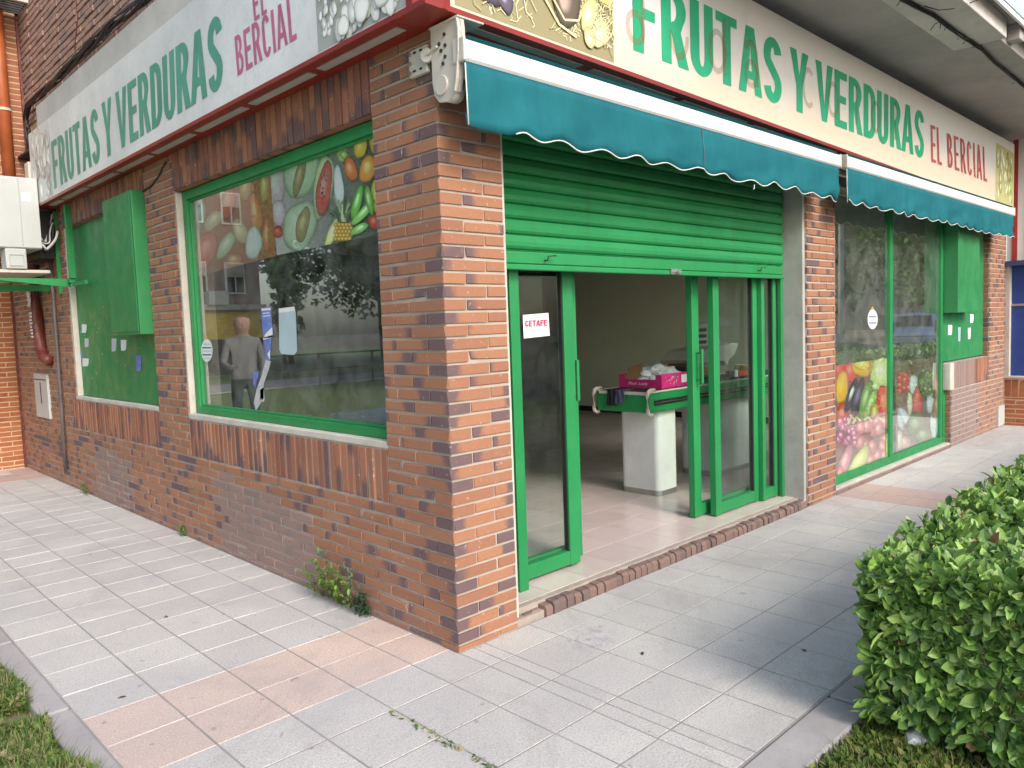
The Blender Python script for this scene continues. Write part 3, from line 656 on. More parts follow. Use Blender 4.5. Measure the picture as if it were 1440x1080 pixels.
mb = MB(); word(mb, 'BERCIAL', quad((330, 52), (334.5, 107), (418, 54), (413, -8), LX), w=.50, t=.17, h=.12, gap=.12); mb.build('lettering', M['letP'], sL, norm=False); mb = MB()
word(mb, 'EL', quad((354, -14), (358, 30), (376, 18), (372, -28), LX), w=.46, t=.16, h=.12, gap=.14); mb.build('lettering', M['letP'], sL, norm=False)
P = Print(lambda u, v, k: (-SD-.001-k*.0003, u, v))   # direct coordinates y, z
P.bg([(.64, 2.80), (-.05, 2.80), (-.05, 3.46), (.64, 3.46)], (.26, .27, .25))
for i in range(150):
    y = random.uniform(.0, .62); z = random.uniform(2.83, 3.43); s = random.choice((.018, .022, .028)) if z > 2.9+.2*(.6-y) or y > .5 else .045
    g = random.uniform(.42, .66); P.blob(y, z, s*.75, s*1.25, random.uniform(-25, 25), (g*.98, g, g*.93), hi=(.85, .86, .82), dark=.45, n=10, wob=.03)
P.blob(.40, 2.85, .05, .045, 10, (.62, .64, .58), hi=(.85, .86, .8)); P.blob(.25, 2.88, .06, .06, 0, (.60, .62, .58), hi=(.82, .83, .8)); P.blob(.10, 2.93, .07, .10, -10, (.58, .58, .54), hi=(.8, .8, .78))
P.build('printed_picture', sL)
P = Print(lambda u, v, k: (-SD-.001-k*.0003, u, v)); P.bg([(5.945, 2.80), (5.235, 2.80), (5.235, 3.46), (5.945, 3.46)], (.42, .43, .42))
for i in range(44):
    y = random.uniform(5.29, 5.88); z = random.uniform(2.86, 3.40); g = random.uniform(.25, .62); P.blob(y, z, .05, .08, random.uniform(-40, 40), (g, g, g*.93), hi=(min(1, g*1.4),)*3, dark=.5, n=9, wob=.12)
P.build('printed_picture', sL)
sR = thing('shop_sign', 'long yellowed sign reading FRUTAS Y VERDURAS with red EL BERCIAL, above both awnings', 'shop sign')
def zr(x): return 2.79-.0185*x       # the box sags slightly towards its far end
mb = MB(); mb.faces([(-.06, -SD, zr(0)), (8.62, -SD, zr(8.62)), (8.62, -SD, 3.405), (-.06, -SD, 3.47), (-.06, -.012, zr(0)), (8.62, -.012, zr(8.62)), (8.62, -.012, 3.405), (-.06, -.012, 3.47)],
  [(0, 1, 2, 3), (4, 7, 6, 5), (0, 4, 5, 1), (3, 2, 6, 7), (0, 3, 7, 4), (1, 5, 6, 2)]); mb.build('sign_panel', M['signR'], sR)
mb = MB(); mb.faces([(-.19, -SD-.008, zr(0)-.024), (8.63, -SD-.008, zr(8.6)-.024), (8.63, -SD-.008, zr(8.6)-.002), (-.19, -SD-.008, zr(0)-.002), (-.19, .0, zr(0)-.03), (8.63, .0, zr(8.6)-.03), (8.63, .0, zr(8.6)-.002), (-.19, .0, zr(0)-.002)],
  [(0, 1, 2, 3), (4, 7, 6, 5), (0, 4, 5, 1), (3, 2, 6, 7), (0, 3, 7, 4), (1, 5, 6, 2)]); mb.build('trim', M['red'], sR)
mb = MB(); x = .1
while x < 8.3:
    a, b = x, x+.72; mb.faces([(a, -.14, zr(a)-.034), (b, -.14, zr(b)-.034), (b, -.09, zr(b)-.034), (a, -.09, zr(a)-.034), (a, -.14, zr(a)-.0305), (b, -.14, zr(b)-.0305), (b, -.09, zr(b)-.0305), (a, -.09, zr(a)-.0305)], [(0, 3, 2, 1), (4, 5, 6, 7), (0, 1, 5, 4), (2, 3, 7, 6), (1, 2, 6, 5), (3, 0, 4, 7)]); x += .80
mb.build('light_slot', M['slot'], sR)
# chamfered red corner box joining both signs
mb = MB(); o_ = [(-SD-.006, -.058), (-SD-.006, -.10), (-.10, -SD-.012), (-.058, -SD-.006)]
mb.faces([(x, y, 2.766) for x, y in o_]+[(x, y, 3.475) for x, y in o_], [(0, 1, 2, 3), (4, 7, 6, 5), (0, 4, 5, 1), (1, 5, 6, 2), (2, 6, 7, 3)]); mb.build('corner_trim', M['red'], sR)
FR = lambda x, z: (x, -SD-.002, z)
RX = lambda u, v: FR(*onY(u, v, -SD)); q0 = onY(890.5, 70.4, -SD); q1 = onY(1299, 223.5, -SD); q2 = onY(1297.5, 158, -SD)
mb = MB(); word(mb, 'FRUTAS Y VERDURAS', lambda s, hh: FR(q0[0]+s*(q1[0]-q0[0]), q0[1]+s*(q1[1]-q0[1])+hh*(q2[1]-q1[1])), w=.54, t=.21, h=.135, gap=.075, space=.24); mb.build('lettering', M['letG'], sR, norm=False)
e0, _ = onY(1308, 200, -SD); e1, _ = onY(1325, 200, -SD); b0, _ = onY(1332, 215, -SD); b1, _ = onY(1388, 235, -SD)
mb = MB(); word(mb, 'EL', quad((1308.3, 175), (1309.3, 227.5), (1324.5, 233), (1322.5, 181), RX), w=.5, t=.19, h=.09, gap=.14); mb.build('lettering', M['letR'], sR, norm=False); mb = MB()
word(mb, 'BERCIAL', quad((1331, 187), (1332.7, 235), (1388, 256), (1386.5, 207.5), RX), w=.5, t=.19, h=.09, gap=.17); mb.build('lettering', M['letR'], sR, norm=False)
# ghost of an older word under the letters
gm = NT('ghost_stain'); gm.col((.30, .17, .08)); gm.set(Roughness=.6, Alpha=.26)
for i, ch in enumerate('audaoColor'):
    x = 1.20+i*.40; mb = MB()
    if i == 4: continue
    ring = ch not in 'lr'; z0 = 2.93; r = .115
    n = 22
    def rg(cx, cz, rx, rz, t, a0=0, a1=360):
        A = arc(cx, cz, rx, rz, a0, a1, n); B = arc(cx, cz, rx-t, rz-t, a0, a1, n)
        for k in range(n): mb.poly([(A[k][0], -SD-.0032, A[k][1]), (A[k+1][0], -SD-.0032, A[k+1][1]), (B[k+1][0], -SD-.0032, B[k+1][1]), (B[k][0], -SD-.0032, B[k][1])])
    if ch == 'a':
        rg(x, z0+.07, .085, .09, .035); rg(x+.0, z0+.20, .085, .075, .035, 0, 170)
        mb.poly([(x+.05, -SD-.0034, z0), (x+.085, -SD-.0034, z0), (x+.085, -SD-.0034, z0+.2), (x+.05, -SD-.0034, z0+.2)])
    elif ch in 'od': 
        rg(x, z0+.12, .10, .13, .035)
        if ch == 'd': mb.poly([(x+.068, -SD-.0034, z0), (x+.10, -SD-.0034, z0), (x+.10, -SD-.0034, z0+.33), (x+.068, -SD-.0034, z0+.33)])
    elif ch in 'Cu': rg(x, z0+.13, .10, .14, .035, 50 if ch == 'C' else 180, 310 if ch == 'C' else 360)
    else: mb.poly([(x, -SD-.0034, z0), (x+.035, -SD-.0034, z0), (x+.035, -SD-.0034, z0+.30), (x, -SD-.0034, z0+.30)])
    mb.build('old_letter_ghost', gm.m, sR, norm=False)
P = Print(lambda u, v, k: (u, -SD-.001-k*.0003, v)); P.bg([(-.03, zr(0)+.01), (1.015, zr(1)+.01), (1.015, 3.46), (-.03, 3.46)], (.22, .19, .10))
def straw(n, x0, x1, z0, z1):
    for i in range(n):
        x = random.uniform(x0, x1); z = random.uniform(z0, z1); a = random.uniform(0, pi); L = random.uniform(.03, .12); b = a+random.uniform(-1, 1)
        p = [(x, z), (x+cos(a)*L*.5, z+sin(a)*L*.5), (x+cos(b)*L, z+sin(b)*L)]; p = [(min(max(q[0], -.02), 1.01), min(max(q[1], 2.80), 3.44)) for q in p]
        P.line(p, .0022, random.choice(((.42, .40, .22), (.55, .52, .30), (.30, .30, .14), (.62, .58, .40))))
straw(260, 0, 1.0, 2.81, 3.4)
P.blob(.10, 2.97, .10, .17, 60, (.07, .055, .08), hi=(.30, .26, .30)); P.blob(.24, 2.93, .055, .10, 20, (.09, .07, .10), hi=(.3, .27, .32))
P.blob(.33, 3.10, .10, .07, 20, (.62, .50, .30)); P.blob(.33, 3.10, .085, .055, 20, (.62, .22, .06), hi=(.8, .45, .2))
P.blob(.66, 3.00, .10, .13, -15, (.10, .075, .055), hi=(.35, .27, .22)); P.blob(.60, 3.14, .06, .07, 10, (.09, .06, .07), hi=(.5, .4, .4)); P.blob(.75, 3.13, .08, .10, 30, (.10, .07, .09), hi=(.3, .25, .3))
P.line([(.46, 3.06), (.50, 2.97), (.60, 2.87), (.72, 2.84)], .006, (.62, .52, .28)); P.line([(.55, 3.10), (.56, 2.98), (.64, 2.90), (.74, 2.92), (.78, 3.0)], .005, (.60, .50, .28))
P.blob(.82, 2.97, .05, .10, -30, (.62, .56, .22), hi=(.85, .8, .5)); P.blob(.90, 2.90, .06, .085, -40, (.66, .62, .30), hi=(.88, .84, .6)); P.blob(.82, 2.86, .045, .05, 20, (.6, .5, .22))
for i in range(16): P.line([(.9+i*.006, 3.05), (.93+i*.004, 3.2), (.95+i*.002, 3.4)], .0025, (.35+.02*i, .42, .15))
straw(70, .86, 1.0, 2.82, 3.1)
P.build('printed_picture', sR)
x2, _ = onY(1400, 250, -SD); P = Print(lambda u, v, k: (u, -SD-.001-k*.0003, v)); P.bg([(x2, zr(8)+.01), (8.61, zr(8.6)+.01), (8.61, 3.30), (x2, 3.32)], (.34, .33, .14))
for i in range(34):
    g = random.uniform(.7, 1.1); P.blob(random.uniform(x2+.08, 8.52), random.uniform(2.76, 3.24), .05, .09, random.uniform(-40, 40), random.choice(((.42*g, .40*g, .18*g), (.55*g, .52*g, .34*g), (.28*g, .24*g, .07*g), (.34*g, .42*g, .15*g))), n=9, wob=.12)
P.build('printed_picture', sR)

# ------------------------------------------------------------------ awnings
AY = -.225
def awning(x0, x1, label, seam=None):
    o = thing('awning', label, 'awning', group='teal awnings over the entrance')
    zt = lambda x: onY(652+0, 55, AY)[1]
    za = lambda x: 2.655-.0035*(x-x0)      # bar top
    H = .088
    mb = MB(); n = 2
    pr = [(0, 0), (-.012, -.008), (-.016, -.04), (-.010, -.078), (.0, -H), (.05, -H), (.05, 0)]
    pts = [(x0, AY+a, za(x0)+b) for a, b in pr]+[(x1, AY+a, za(x1)+b) for a, b in pr]; n = len(pr)
    mb.faces(pts, [tuple(range(n)), tuple(range(n, 2*n))[::-1]]+[(k, k+n, (k+1) % n+n, (k+1) % n) for k in range(n)]); mb.build('front_bar', M['bar'], o)
    # roll and fabric top
    mb = MB(); mb.faces([(x0+.02, AY+.04, za(x0)+.004), (x1-.02, AY+.04, za(x1)+.004), (x1-.02, AY+.0, za(x1)+.018), (x0+.02, AY+.0, za(x0)+.018), (x1-.02, -.06, za(x1)+.03), (x0+.02, -.06, za(x0)+.03)], [(0, 1, 2, 3), (3, 2, 4, 5)])
    mb.build('fabric_top', M['teal'], o, norm=False)
    mb = MB(); mb.tube([(x0+.02, -.07, za(x0)-.03), (x1-.02, -.07, za(x1)-.03)], .05, 14); mb.build('roller', M['teal'], o, True)
    # folding arms under the bar
    mb = MB(); mb.box(x0+.06, (x0+x1)/2-.05, -.15, -.11, za(x0)-.12, za(x0)-.08); mb.box((x0+x1)/2+.05, x1-.06, -.15, -.11, za(x1)-.12, za(x1)-.08); mb.build('folding_arm', M['cream'], o, bevel=.006)
    # valance
    mb = MB(); N = int((x1-x0)/.02); rows = 7; pts = []; L = []
    for i in range(N+1):
        x = x0+(x1-x0)*i/N; sc_ = .5-.5*cos((x-x0)/.29*2*pi)
        amp = min(1, max(0, (x-x0-.25)/.1)) if x0 < 1 else 1
        amp *= .75+.5*noise.noise((x*1.7, 5, x0)); bot = (2.296+.004*(x-x0) if x0 < 1 else 2.306-.0045*(x-x0))+.012*noise.noise((x*.9, 8, 2))+(.036*(1-sc_)*amp if amp else 0)+.008*noise.noise((x*2, 3, 1))
        if x0 < 1: bot += .012*max(0, 1-(x-x0)/.5)
        tp = za(x)-H
        for j in range(rows+1):
            q = j/rows; z = tp+(bot-tp)*q
            fold = .036*noise.noise((x*2.6+q*1.6, q*1.5, x0))*q+.010*noise.noise((x*9-q*4, q*2, 4))*q+.005*sin(x*22+q*2)*q*q+.012*math.exp(-((x-x0)-.05-q*.35)**2/.004)*q
            if seam: fold += .006*q*(1 if x > seam else -1)*math.exp(-abs(x-seam)/.06)
            pts.append((x, AY+.004-fold-.010*q, z))
        L.append(pts[-1])
    fs = [(i*(rows+1)+j, (i+1)*(rows+1)+j, (i+1)*(rows+1)+j+1, i*(rows+1)+j+1) for i in range(N) for j in range(rows)]
    mb.faces(pts, fs); v = mb.build('valance', M['teal'], o, True, norm=False)
    so = v.modifiers.new('s', 'SOLIDIFY'); so.thickness = .0016
    st = 14 if x0 < 1 else 0
    mb = MB(); mb.tube(L[st:], .0035, 6); mb.tube([(x0, AY-.004, za(x0)-H-.01), (x0+.002, AY-.008, 2.31)], .003, 6); mb.build('piping', M['white'], o, True)
    if seam:
        mb = MB(); mb.tube([(seam, AY-.004, za(seam)-H-.005), (seam+.002, AY-.012, 2.45), (seam+.004, AY-.016, 2.35)], .0022, 5); mb.build('seam', M['inktext'], o)
    # end cap
    for xx, s_ in ((x0, -1), (x1, 1)):
        mb = MB(); mb.box(xx, xx+.014*s_, AY-.016, AY+.06, za(xx)-H-.004, za(xx)+.006); mb.build('end_cap', M['cream'], o, bevel=.006)
    return o
ax0 = onY(654, 110, AY)[0]; ax1 = onY(1180, 250, AY)[0]; bx0 = onY(1190, 260, AY)[0]; bx1 = onY(1425, 320, AY)[0]
awA = awning(ax0, ax1, 'long teal awning with white bar over the shop doorway', seam=onY(987, 205, AY)[0])
awB = awning(bx0, bx1, 'teal awning over the fruit print shop window')
mb = MB(); px, pz = onY(1061, 262, AY-.02); mb.tube([(px, AY-.02, pz+.01), (px-.008, AY-.022, pz-.012), (px-.014, AY-.02, pz-.02)], .003, 5); mb.build('loose_thread', M['white'], awA, True)
# casing bracket at the corner
mb = MB()
cp = [(-.165, 2.70), (-.025, 2.735), (-.02, 2.725), (-.02, 2.46), (-.06, 2.42), (-.11, 2.43), (-.145, 2.47), (-.155, 2.56), (-.16, 2.62)]
X0 = .035
out = [(-.02, 2.745), (-.205, 2.745), (-.212, 2.70), (-.208, 2.60), (-.19, 2.50), (-.175, 2.455), (-.12, 2.425), (-.06, 2.435), (-.03, 2.47), (-.02, 2.52)]
mb.prism(out, lambda a, b, d: (d, a, b), -.035, -.022); mb.build('casing_side', M['cream'], awA, bevel=.003)
mb = MB()
n = len(out)
for k in (1, 2, 3, 4): 
    a, b = out[k], out[k+1]; mb.faces([(-.045, a[0], a[1]), (-.045, b[0], b[1]), (-.006, b[0], b[1]), (-.006, a[0], a[1]), (-.045, a[0]+.01, a[1]), (-.045, b[0]+.01, b[1]), (-.006, b[0]+.01, b[1]), (-.006, a[0]+.01, a[1])], [(0, 1, 2, 3), (4, 7, 6, 5), (0, 4, 5, 1), (2, 6, 7, 3), (1, 5, 6, 2), (0, 3, 7, 4)])
mb.box(-.045, .10, -.212, -.02, 2.742, 2.75); mb.build('casing_rim', M['cream'], awA, bevel=.002)
mb = MB(); mb.tube([(-.034, -.085, 2.50), (-.044, -.085, 2.50)], .042, 20); mb.build('casing_disc', M['cream'], awA, bevel=.003)
mb = MB(); mb.tube([(-.03, -.12, 2.475), (.02, -.12, 2.475)], .05, 16); mb.build('roller_end', M['cream'], awA, True)
mb = MB(); mb.box(-.030, -.008, .018, .145, 2.585, 2.70); 
mb.build('wall_plate', M['cream'], awA, bevel=.004)
mb = MB()
for (y, z, w, h) in ((.045, 2.68, .018, .008), (.09, 2.68, .018, .008), (.04, 2.642, .015, .01), (.095, 2.603, .02, .008), (.05, 2.603, .018, .008)): mb = MB(); mb.box(-.0325, -.0302, y, y+w, z, z+h); mb.build('slot_hole', M['black'], awA)

for y, z in ((.128, 2.683), (.13, 2.643), (.13, 2.602), (.02, 2.645)):
    mb = MB(); mb.tube([(-.03, y, z), (-.04, y, z)], .009, 6); mb.build('bolt', M['steel'], awA)
mb = MB(); mb.tube([(-.046, -.0, 2.645), (-.030, .006, 2.645)], .030, 18); mb.tube([(-.050, -.005, 2.645), (-.046, -.04, 2.655), (-.046, -.075, 2.66)], .006, 8); mb.build('joint', M['cream'], awA, bevel=.003)
for y, z in ((-.115, 2.70), (-.118, 2.655), (-.115, 2.61), (-.09, 2.64), (-.10, 2.585), (-.08, 2.67)):
    mb = MB(); mb.tube([(-.034, y, z), (-.041, y, z)], .008, 7); mb.build('bolt', M['dark'], awA)

# ------------------------------------------------------------------ shop window right of the door
w3 = bpy.data.objects.new('shop_window', None); col.objects.link(w3); w3.parent = shop; w3['label'] = 'two pane shop window with fruit prints along the bottom'
mx = 5.40
mb = MB(); mb.box(4.042, 6.968, .052, .10, .053, .125); mb.box(mx-.035, mx+.035, .05, .102, .127, 2.5); mb.box(4.042, 4.10, .052, .10, .127, 2.5); mb.box(6.80, 6.86, .05, .102, .127, 2.5); mb.box(6.90, 6.968, .056, .10, .127, .915); mb.build('frame', M['green'], w3, bevel=.003)
MB().box(4.10, mx-.035, .073, .079, .127, 2.5).build('pane', M['glass'], w3); MB().box(mx+.035, 6.80, .073, .079, .127, 2.5).build('pane', M['glass'], w3)
w4 = bpy.data.objects.new('blocked_window', None); col.objects.link(w4); w4.parent = shop; w4['label'] = 'green metal panel with a boxed shutter beside the shop window'
mb = MB(); mb.box(6.862, 8.355, .06, .08, .93, 2.5); mb.build('panel', M['green_p'], w4)
mb = MB(); mb.box(6.87, 7.62, -.09, .058, 1.45, 2.5); mb.build('shutter_box', M['green_p'], w4, bevel=.004)
P = Print(plY(.082)); cl = clipbox(1176, 1249, lin((1177, 514), (1249, 503)), lin((1177, 678), (1250, 652)))
P.bg([(1174, 515), (1251, 503), (1252, 655), (1175, 682)], (.25, .10, .07))
for a in ((1178, 520, 14, 12, 0, (.62, .03, .02)), (1196, 522, 10, 16, 0, (.66, .05, .04)), (1213, 516, 16, 14, 0, (.72, .40, .05), (.80, .55, .12)), (1213, 512, 12, 9, 0, (.70, .45, .10), (.85, .65, .3)), (1240, 525, 17, 26, 0, (.50, .56, .25), (.72, .76, .5)), (1183, 545, 10, 24, 8, (.72, .38, .04), (.80, .45, .05)),
          (1185, 582, 8, 16, 0, (.5, .06, .02)), (1197, 556, 6, 26, 18, (.035, .02, .05), (.6, .62, .7)), (1206, 560, 7, 30, 14, (.025, .02, .045), (.16, .15, .25)), (1217, 562, 7, 30, 14, (.16, .30, .07), (.4, .55, .25)), (1224, 568, 6, 22, 22, (.26, .42, .12), (.5, .65, .3)), (1243, 568, 11, 28, 0, (.65, .05, .03), (.8, .3, .2)), (1230, 580, 6, 14, 0, (.5, .33, .08))):
    P.blob(*a[:6], hi=(a[6] if len(a) > 6 else None), clip=cl)
for i in range(34): P.blob(random.uniform(1178, 1206), random.uniform(585, 624), 5, 6.5, random.uniform(-20, 20), random.choice(((.42, .08, .16), (.36, .06, .14), (.5, .14, .22))), hi=(.72, .42, .5), clip=cl, n=10)
for i in range(26): P.blob(random.uniform(1207, 1247), random.uniform(586, 665), 6.5, 11, random.uniform(-25, 25), random.choice(((.52, .12, .11), (.46, .13, .13), (.58, .18, .14))), hi=(.72, .36, .32), clip=cl, n=11)
P.blob(1205, 652, 9, 30, 30, (.45, .50, .12), hi=(.68, .68, .25), clip=cl); P.blob(1186, 652, 8, 30, 18, (.42, .14, .16), hi=(.62, .38, .36), clip=cl); P.blob(1248, 628, 4, 22, 0, (.6, .55, .1), clip=cl); P.blob(1180, 668, 6, 14, 0, (.5, .07, .09), clip=cl)
for u in (1196, 1203, 1219, 1234): P.line([(u-5, 590+(u % 7)), (u, 586), (u+6, 592)], 1.2, (.42, .45, .2))
pa = P.build('fruit_print'); tag(pa, 'bright print of mango, aubergine, grapes and chillies low on the first pane', 'window print', 'fruit prints on the window glass')
P = Print(plY(.082)); cl = clipbox(1262, 1322, lin((1260, 509), (1322, 502)), lin((1260, 640), (1322, 618)))
P.bg([(1259, 508), (1323, 501), (1324, 619), (1260, 642)], [(.16, .12, .08), (.13, .10, .07), (.10, .08, .05), (.30, .16, .13)])
for i in range(16): P.blob(random.uniform(1263, 1278), random.uniform(525, 556), 4.5, 5.5, 0, (.5, .05, .03), hi=(.7, .3, .2), clip=cl, n=9)
for a in ((1284, 540, 6, 14, 5, (.55, .62, .60)), (1290, 565, 8, 24, 5, (.55, .07, .04)), (1279, 568, 4, 18, 0, (.6, .6, .35)), (1271, 585, 7, 14, -35, (.52, .58, .58)), (1264, 590, 5, 16, -20, (.45, .5, .52)), (1300, 540, 9, 20, 0, (.10, .18, .05)), (1308, 568, 6, 14, 0, (.52, .58, .55)), (1313, 598, 6, 20, 0, (.56, .64, .66)), (1317, 545, 4, 20, 0, (.38, .10, .08)), (1316, 572, 5, 18, 10, (.5, .18, .06)), (1288, 598, 14, 18, 0, (.11, .17, .06)), (1272, 622, 9, 10, 0, (.45, .25, .2)), (1298, 612, 12, 13, 0, (.15, .20, .07)), (1264, 618, 5, 14, 0, (.5, .45, .35))):
    P.blob(*a, clip=cl)
for i in range(50):
    u = random.uniform(1294, 1312); v = random.uniform(520, 556); P.blob(u, v, 2.2, 2.6, random.uniform(-40, 40), random.choice(((.12, .20, .05), (.2, .28, .08), (.07, .12, .03))), clip=cl, n=7)
pb = P.build('fruit_print'); tag(pb, 'darker print of tomatoes, radishes and greens low on the second pane', 'window print', 'fruit prints on the window glass')
round_sticker(1227, 449, 7, 14, plY(.0725), 'round white sticker with blue bands on the shop window right of the doorway')
# notes on the green panels
def note(fn, u, v, w, h, m, label, grp):
    a = random.uniform(-.6, .6); o = flat('sticker_remnant', fn, [(u, v+a), (u+w, v-a), (u+w-.3, v+h*.7), (u+w*.8, v+h), (u+.3, v+h-a)], m, label, 'sticker remnant', grp)
    return o
gL = 'paper remnants on the green panel left of the wide window'
fx = plX(.0515)
for args in ((115, 456, 7, 12, 'paper', 'uppermost cream paper note on the green panel'), (119, 476, 6, 12, 'tape', 'ragged pale blue scrap under the cream note'), (110, 494, 6, 18, 'paperb', 'narrow blue scrap at the panel edge'), (116, 504, 9, 11, 'paper', 'torn white scrap beside the narrow blue one'),
             (157, 476, 7, 18, 'tape', 'streaky white scrap under the shutter box'), (170, 478, 8, 15, 'paper', 'clean white square under the shutter box')):
    note(fx, *args[:4], M[args[4]], args[5], gL)
note(plX(.0495), 191, 500, 8, 22, M['paperb'], 'blue and orange sticker on the narrow panel strip by the brick pier', gL)
fy = plY(.0595); gR = 'paper remnants on the far green panel'
for args in ((1333, 457, 6, 14, 'paper', 'white note nearest the shop window frame'), (1347, 460, 4, 20, 'tape', 'narrow pale blue scrap in the panel middle'), (1361, 461, 4, 16, 'paper', 'narrow cream scrap right of the blue one'), (1364, 442, 5, 12, 'paper', 'highest white note under the shutter box')):
    note(fy, *args[:4], M[args[4]], args[5], gR)
for fn, R0, n in ((fx, (112, 205, 430, 545), 46), (fy, (1334, 1382, 450, 500), 2)):
    mb = MB()
    for i in range(n):
        u, v = random.uniform(*R0[:2]), random.uniform(*R0[2:]); s = random.uniform(.3, .9); mb.poly([fn(u, v, 2), fn(u+s, v+s*.3, 2), fn(u+s*.6, v+s*1.8, 2), fn(u-s*.3, v+s, 2)])
    mb.build('chipped_paint', M['paper'], w2 if fn is fx else w4, norm=False)
# ------------------------------------------------------------------ far wing with blue shutter
wing = thing('neighbour_wing', 'brick wing with blue shutter and red striped fascia beyond the far green panel', 'building')
PW = lambda a, b, d: (9.06-d, a, b)
mb = MB(); bond(mb, PW, -.62, -.006, -.02, .36, d=.004); soldiers(mb, PW, -.62, -.006, .36, .585, w=.075); 
mb.build('brick_wall', M['brick_n'], wing)
mb = MB(); mb.box(9.06, 9.5, -.62, -.004, -.1, .6); mb.box(9.5, 9.56, -.62, 0, .6, 4.4); mb.build('wall_core', M['mortar_o'], wing)
mb = MB(); mb.box(9.03, 9.3, -.62, -.004, .60, .625); mb.build('sill', M['plaster'], wing, bevel=.004)
mb = MB(); mb.box(9.14, 9.18, -.62, -.05, .625, 1.50); mb.box(9.15, 9.18, -.62, -.05, 1.53, 2.0); mb.build('blue_shutter', M['blue'], wing, bevel=.003)
mb = MB(); mb.box(9.12, 9.16, -.62, -.05, 1.503, 1.527); mb.build('rail', M['steel'], wing)
mb = MB(); mb.box(9.06, 9.2, -.05, -.004, .625, 2.05); mb.build('jamb', M['plaster'], wing)
mb = MB(); mb.box(9.0, 9.5, -.62, -.004, 2.0, 2.06); mb.build('shutter_hood', simple('hood_blue', (.05, .07, .18), .5), wing)
wm, rm = M['bar'], simple('stripe_red', (.42, .05, .04), .5)
mb = MB(); y = -.005; i = 0
mb.box(9.10, 9.14, -.62, -.005, 2.06, 4.4); mb.build('fascia', wm, wing)
for i in range(4):
    y = -.06-i*.15; mb = MB(); mb.box(9.09, 9.0995, y-.055, y, 2.065, 4.39); mb.build('red_stripe', rm, wing)
# utility covers
mb = MB(); mb.box(8.72, 8.98, -.03, .0, .02, .27); u1 = mb.build('utility_box', M['acw'], None, bevel=.005); tag(u1, 'small white utility cover at the foot of the far brick pillar', 'utility box')
mb = MB(); mb.box(-.03, .0, 6.66, 7.20, .66, 1.14); u2 = mb.build('meter_cabinet', M['acw'], None, bevel=.006); tag(u2, 'white meter cabinet door on the brick wall behind the downpipe', 'meter cabinet')
mb = MB(); mb.box(-.034, -.0305, 6.70, 7.16, 1.075, 1.085); mb.box(-.036, -.0305, 6.92, 6.935, .82, 1.05); mb.build('latch', M['dark'], u2)

# ------------------------------------------------------------------ neighbour building at the end of the walkway
nb = thing('neighbour_building', 'orange brick building closing the walkway behind the air conditioner', 'building')
PN = lambda a, b, d: (a, 8.0-d, b); PN2 = lambda a, b, d: (a, 6.8-d, b)
mb = MB(); bond(mb, PN, -1.3, -.02, 0, 2.7, d=.004); mb.build('lower_wall', M['brick_n'], nb)
mb = MB(); bond(mb, PN2, -1.3, .0, 2.7, 6.4, d=.004, grime=lambda a, z: .25); mb.build('upper_wall', M['brick_n'], nb)
mb = MB(); mb.box(-1.3, -.0, 8.0, 8.4, -.1, 2.7); mb.box(-1.3, .0, 6.8, 8.4, 2.7, 6.4); mb.build('wall_core', M['mortar_o'], nb)
mb = MB(); mb.box(-.028, -.004, 7.955, 7.985, 0, 2.7); mb.build('corner_bead', M['brown_pipe'], nb)
mb = MB(); mb.box(-.025, -.003, 6.755, 6.79, 2.7, 6.4); mb.build('corner_bead', M['brown_pipe'], nb)
op = thing('drainpipe', 'orange painted drainpipe on the upper neighbour wall', 'drainpipe')
mb = MB(); mb.tube([(-.20, 6.73, 3.0), (-.20, 6.73, 5.4)], .06, 14); mb.build('pipe', M['orange_pipe'], op, True)
mb = MB(); mb.tube([(-.20, 6.73, 3.86), (-.20, 6.73, 3.885)], .068, 14); mb.build('pipe_clamp', M['cream'], op)
bf = thing('window_guard', 'white metal window guard frame high on the neighbour wall', 'window guard')
mb = MB(); zz = 4.86
mb.box(-.9, .07, 6.33, 6.37, zz, zz+.05); mb.box(.03, .07, 6.37, 6.79, zz, zz+.05); mb.box(.03, .07, 6.33, 6.37, zz+.05, zz+.8); mb.box(-.22, -.18, 6.34, 6.36, zz+.05, zz+.8); mb.box(-.9, -.22, 6.345, 6.355, zz+.3, zz+.8); mb.build('frame', M['cream'], bf)
mb = MB()
for i in range(6): mb.box(-.9, .03, 6.40+i*.065, 6.42+i*.065, zz+.01, zz+.03)
mb.build('floor_bars', M['dark'], bf)

# ------------------------------------------------------------------ air conditioner
ac = thing('air_conditioner', 'white outdoor air conditioner on green brackets by the far end of the left sign', 'air conditioner')
mb = MB(); mb.box(-.56, -.19, 5.72, 6.58, 2.36, 3.02); mb.build('casing', M['acw'], ac, bevel=.012)
mb = MB(); mb.box(-.555, -.35, 5.712, 5.7195, 2.37, 3.0); mb.box(-.345, -.195, 5.712, 5.7195, 2.37, 3.0); mb.build('side_panel', M['acw'], ac, bevel=.003)
mb = MB(); mb.box(-.50, -.33, 5.70, 5.9, 2.17, 2.357); mb.build('valve_cover', M['acw'], ac, bevel=.01)
mb = MB(); mb.tube([(-.47+.11*(1 if k in (1, 2) else 0), 5.695, 2.20+.10*(1 if k in (2, 3) else 0)) for k in (0, 1, 2, 3, 0)], .004, 5); mb.build('grip', M['cream'], ac)
mb = MB(); mb.box(-.62, -.14, 5.72, 6.55, 2.135, 2.165); mb.build('tray', M['cream'], ac, bevel=.004)
mb = MB(); mb.box(-.33, -.26, 5.7105, 5.7115, 2.80, 2.88); mb.build('rating_label', M['paper'], ac)
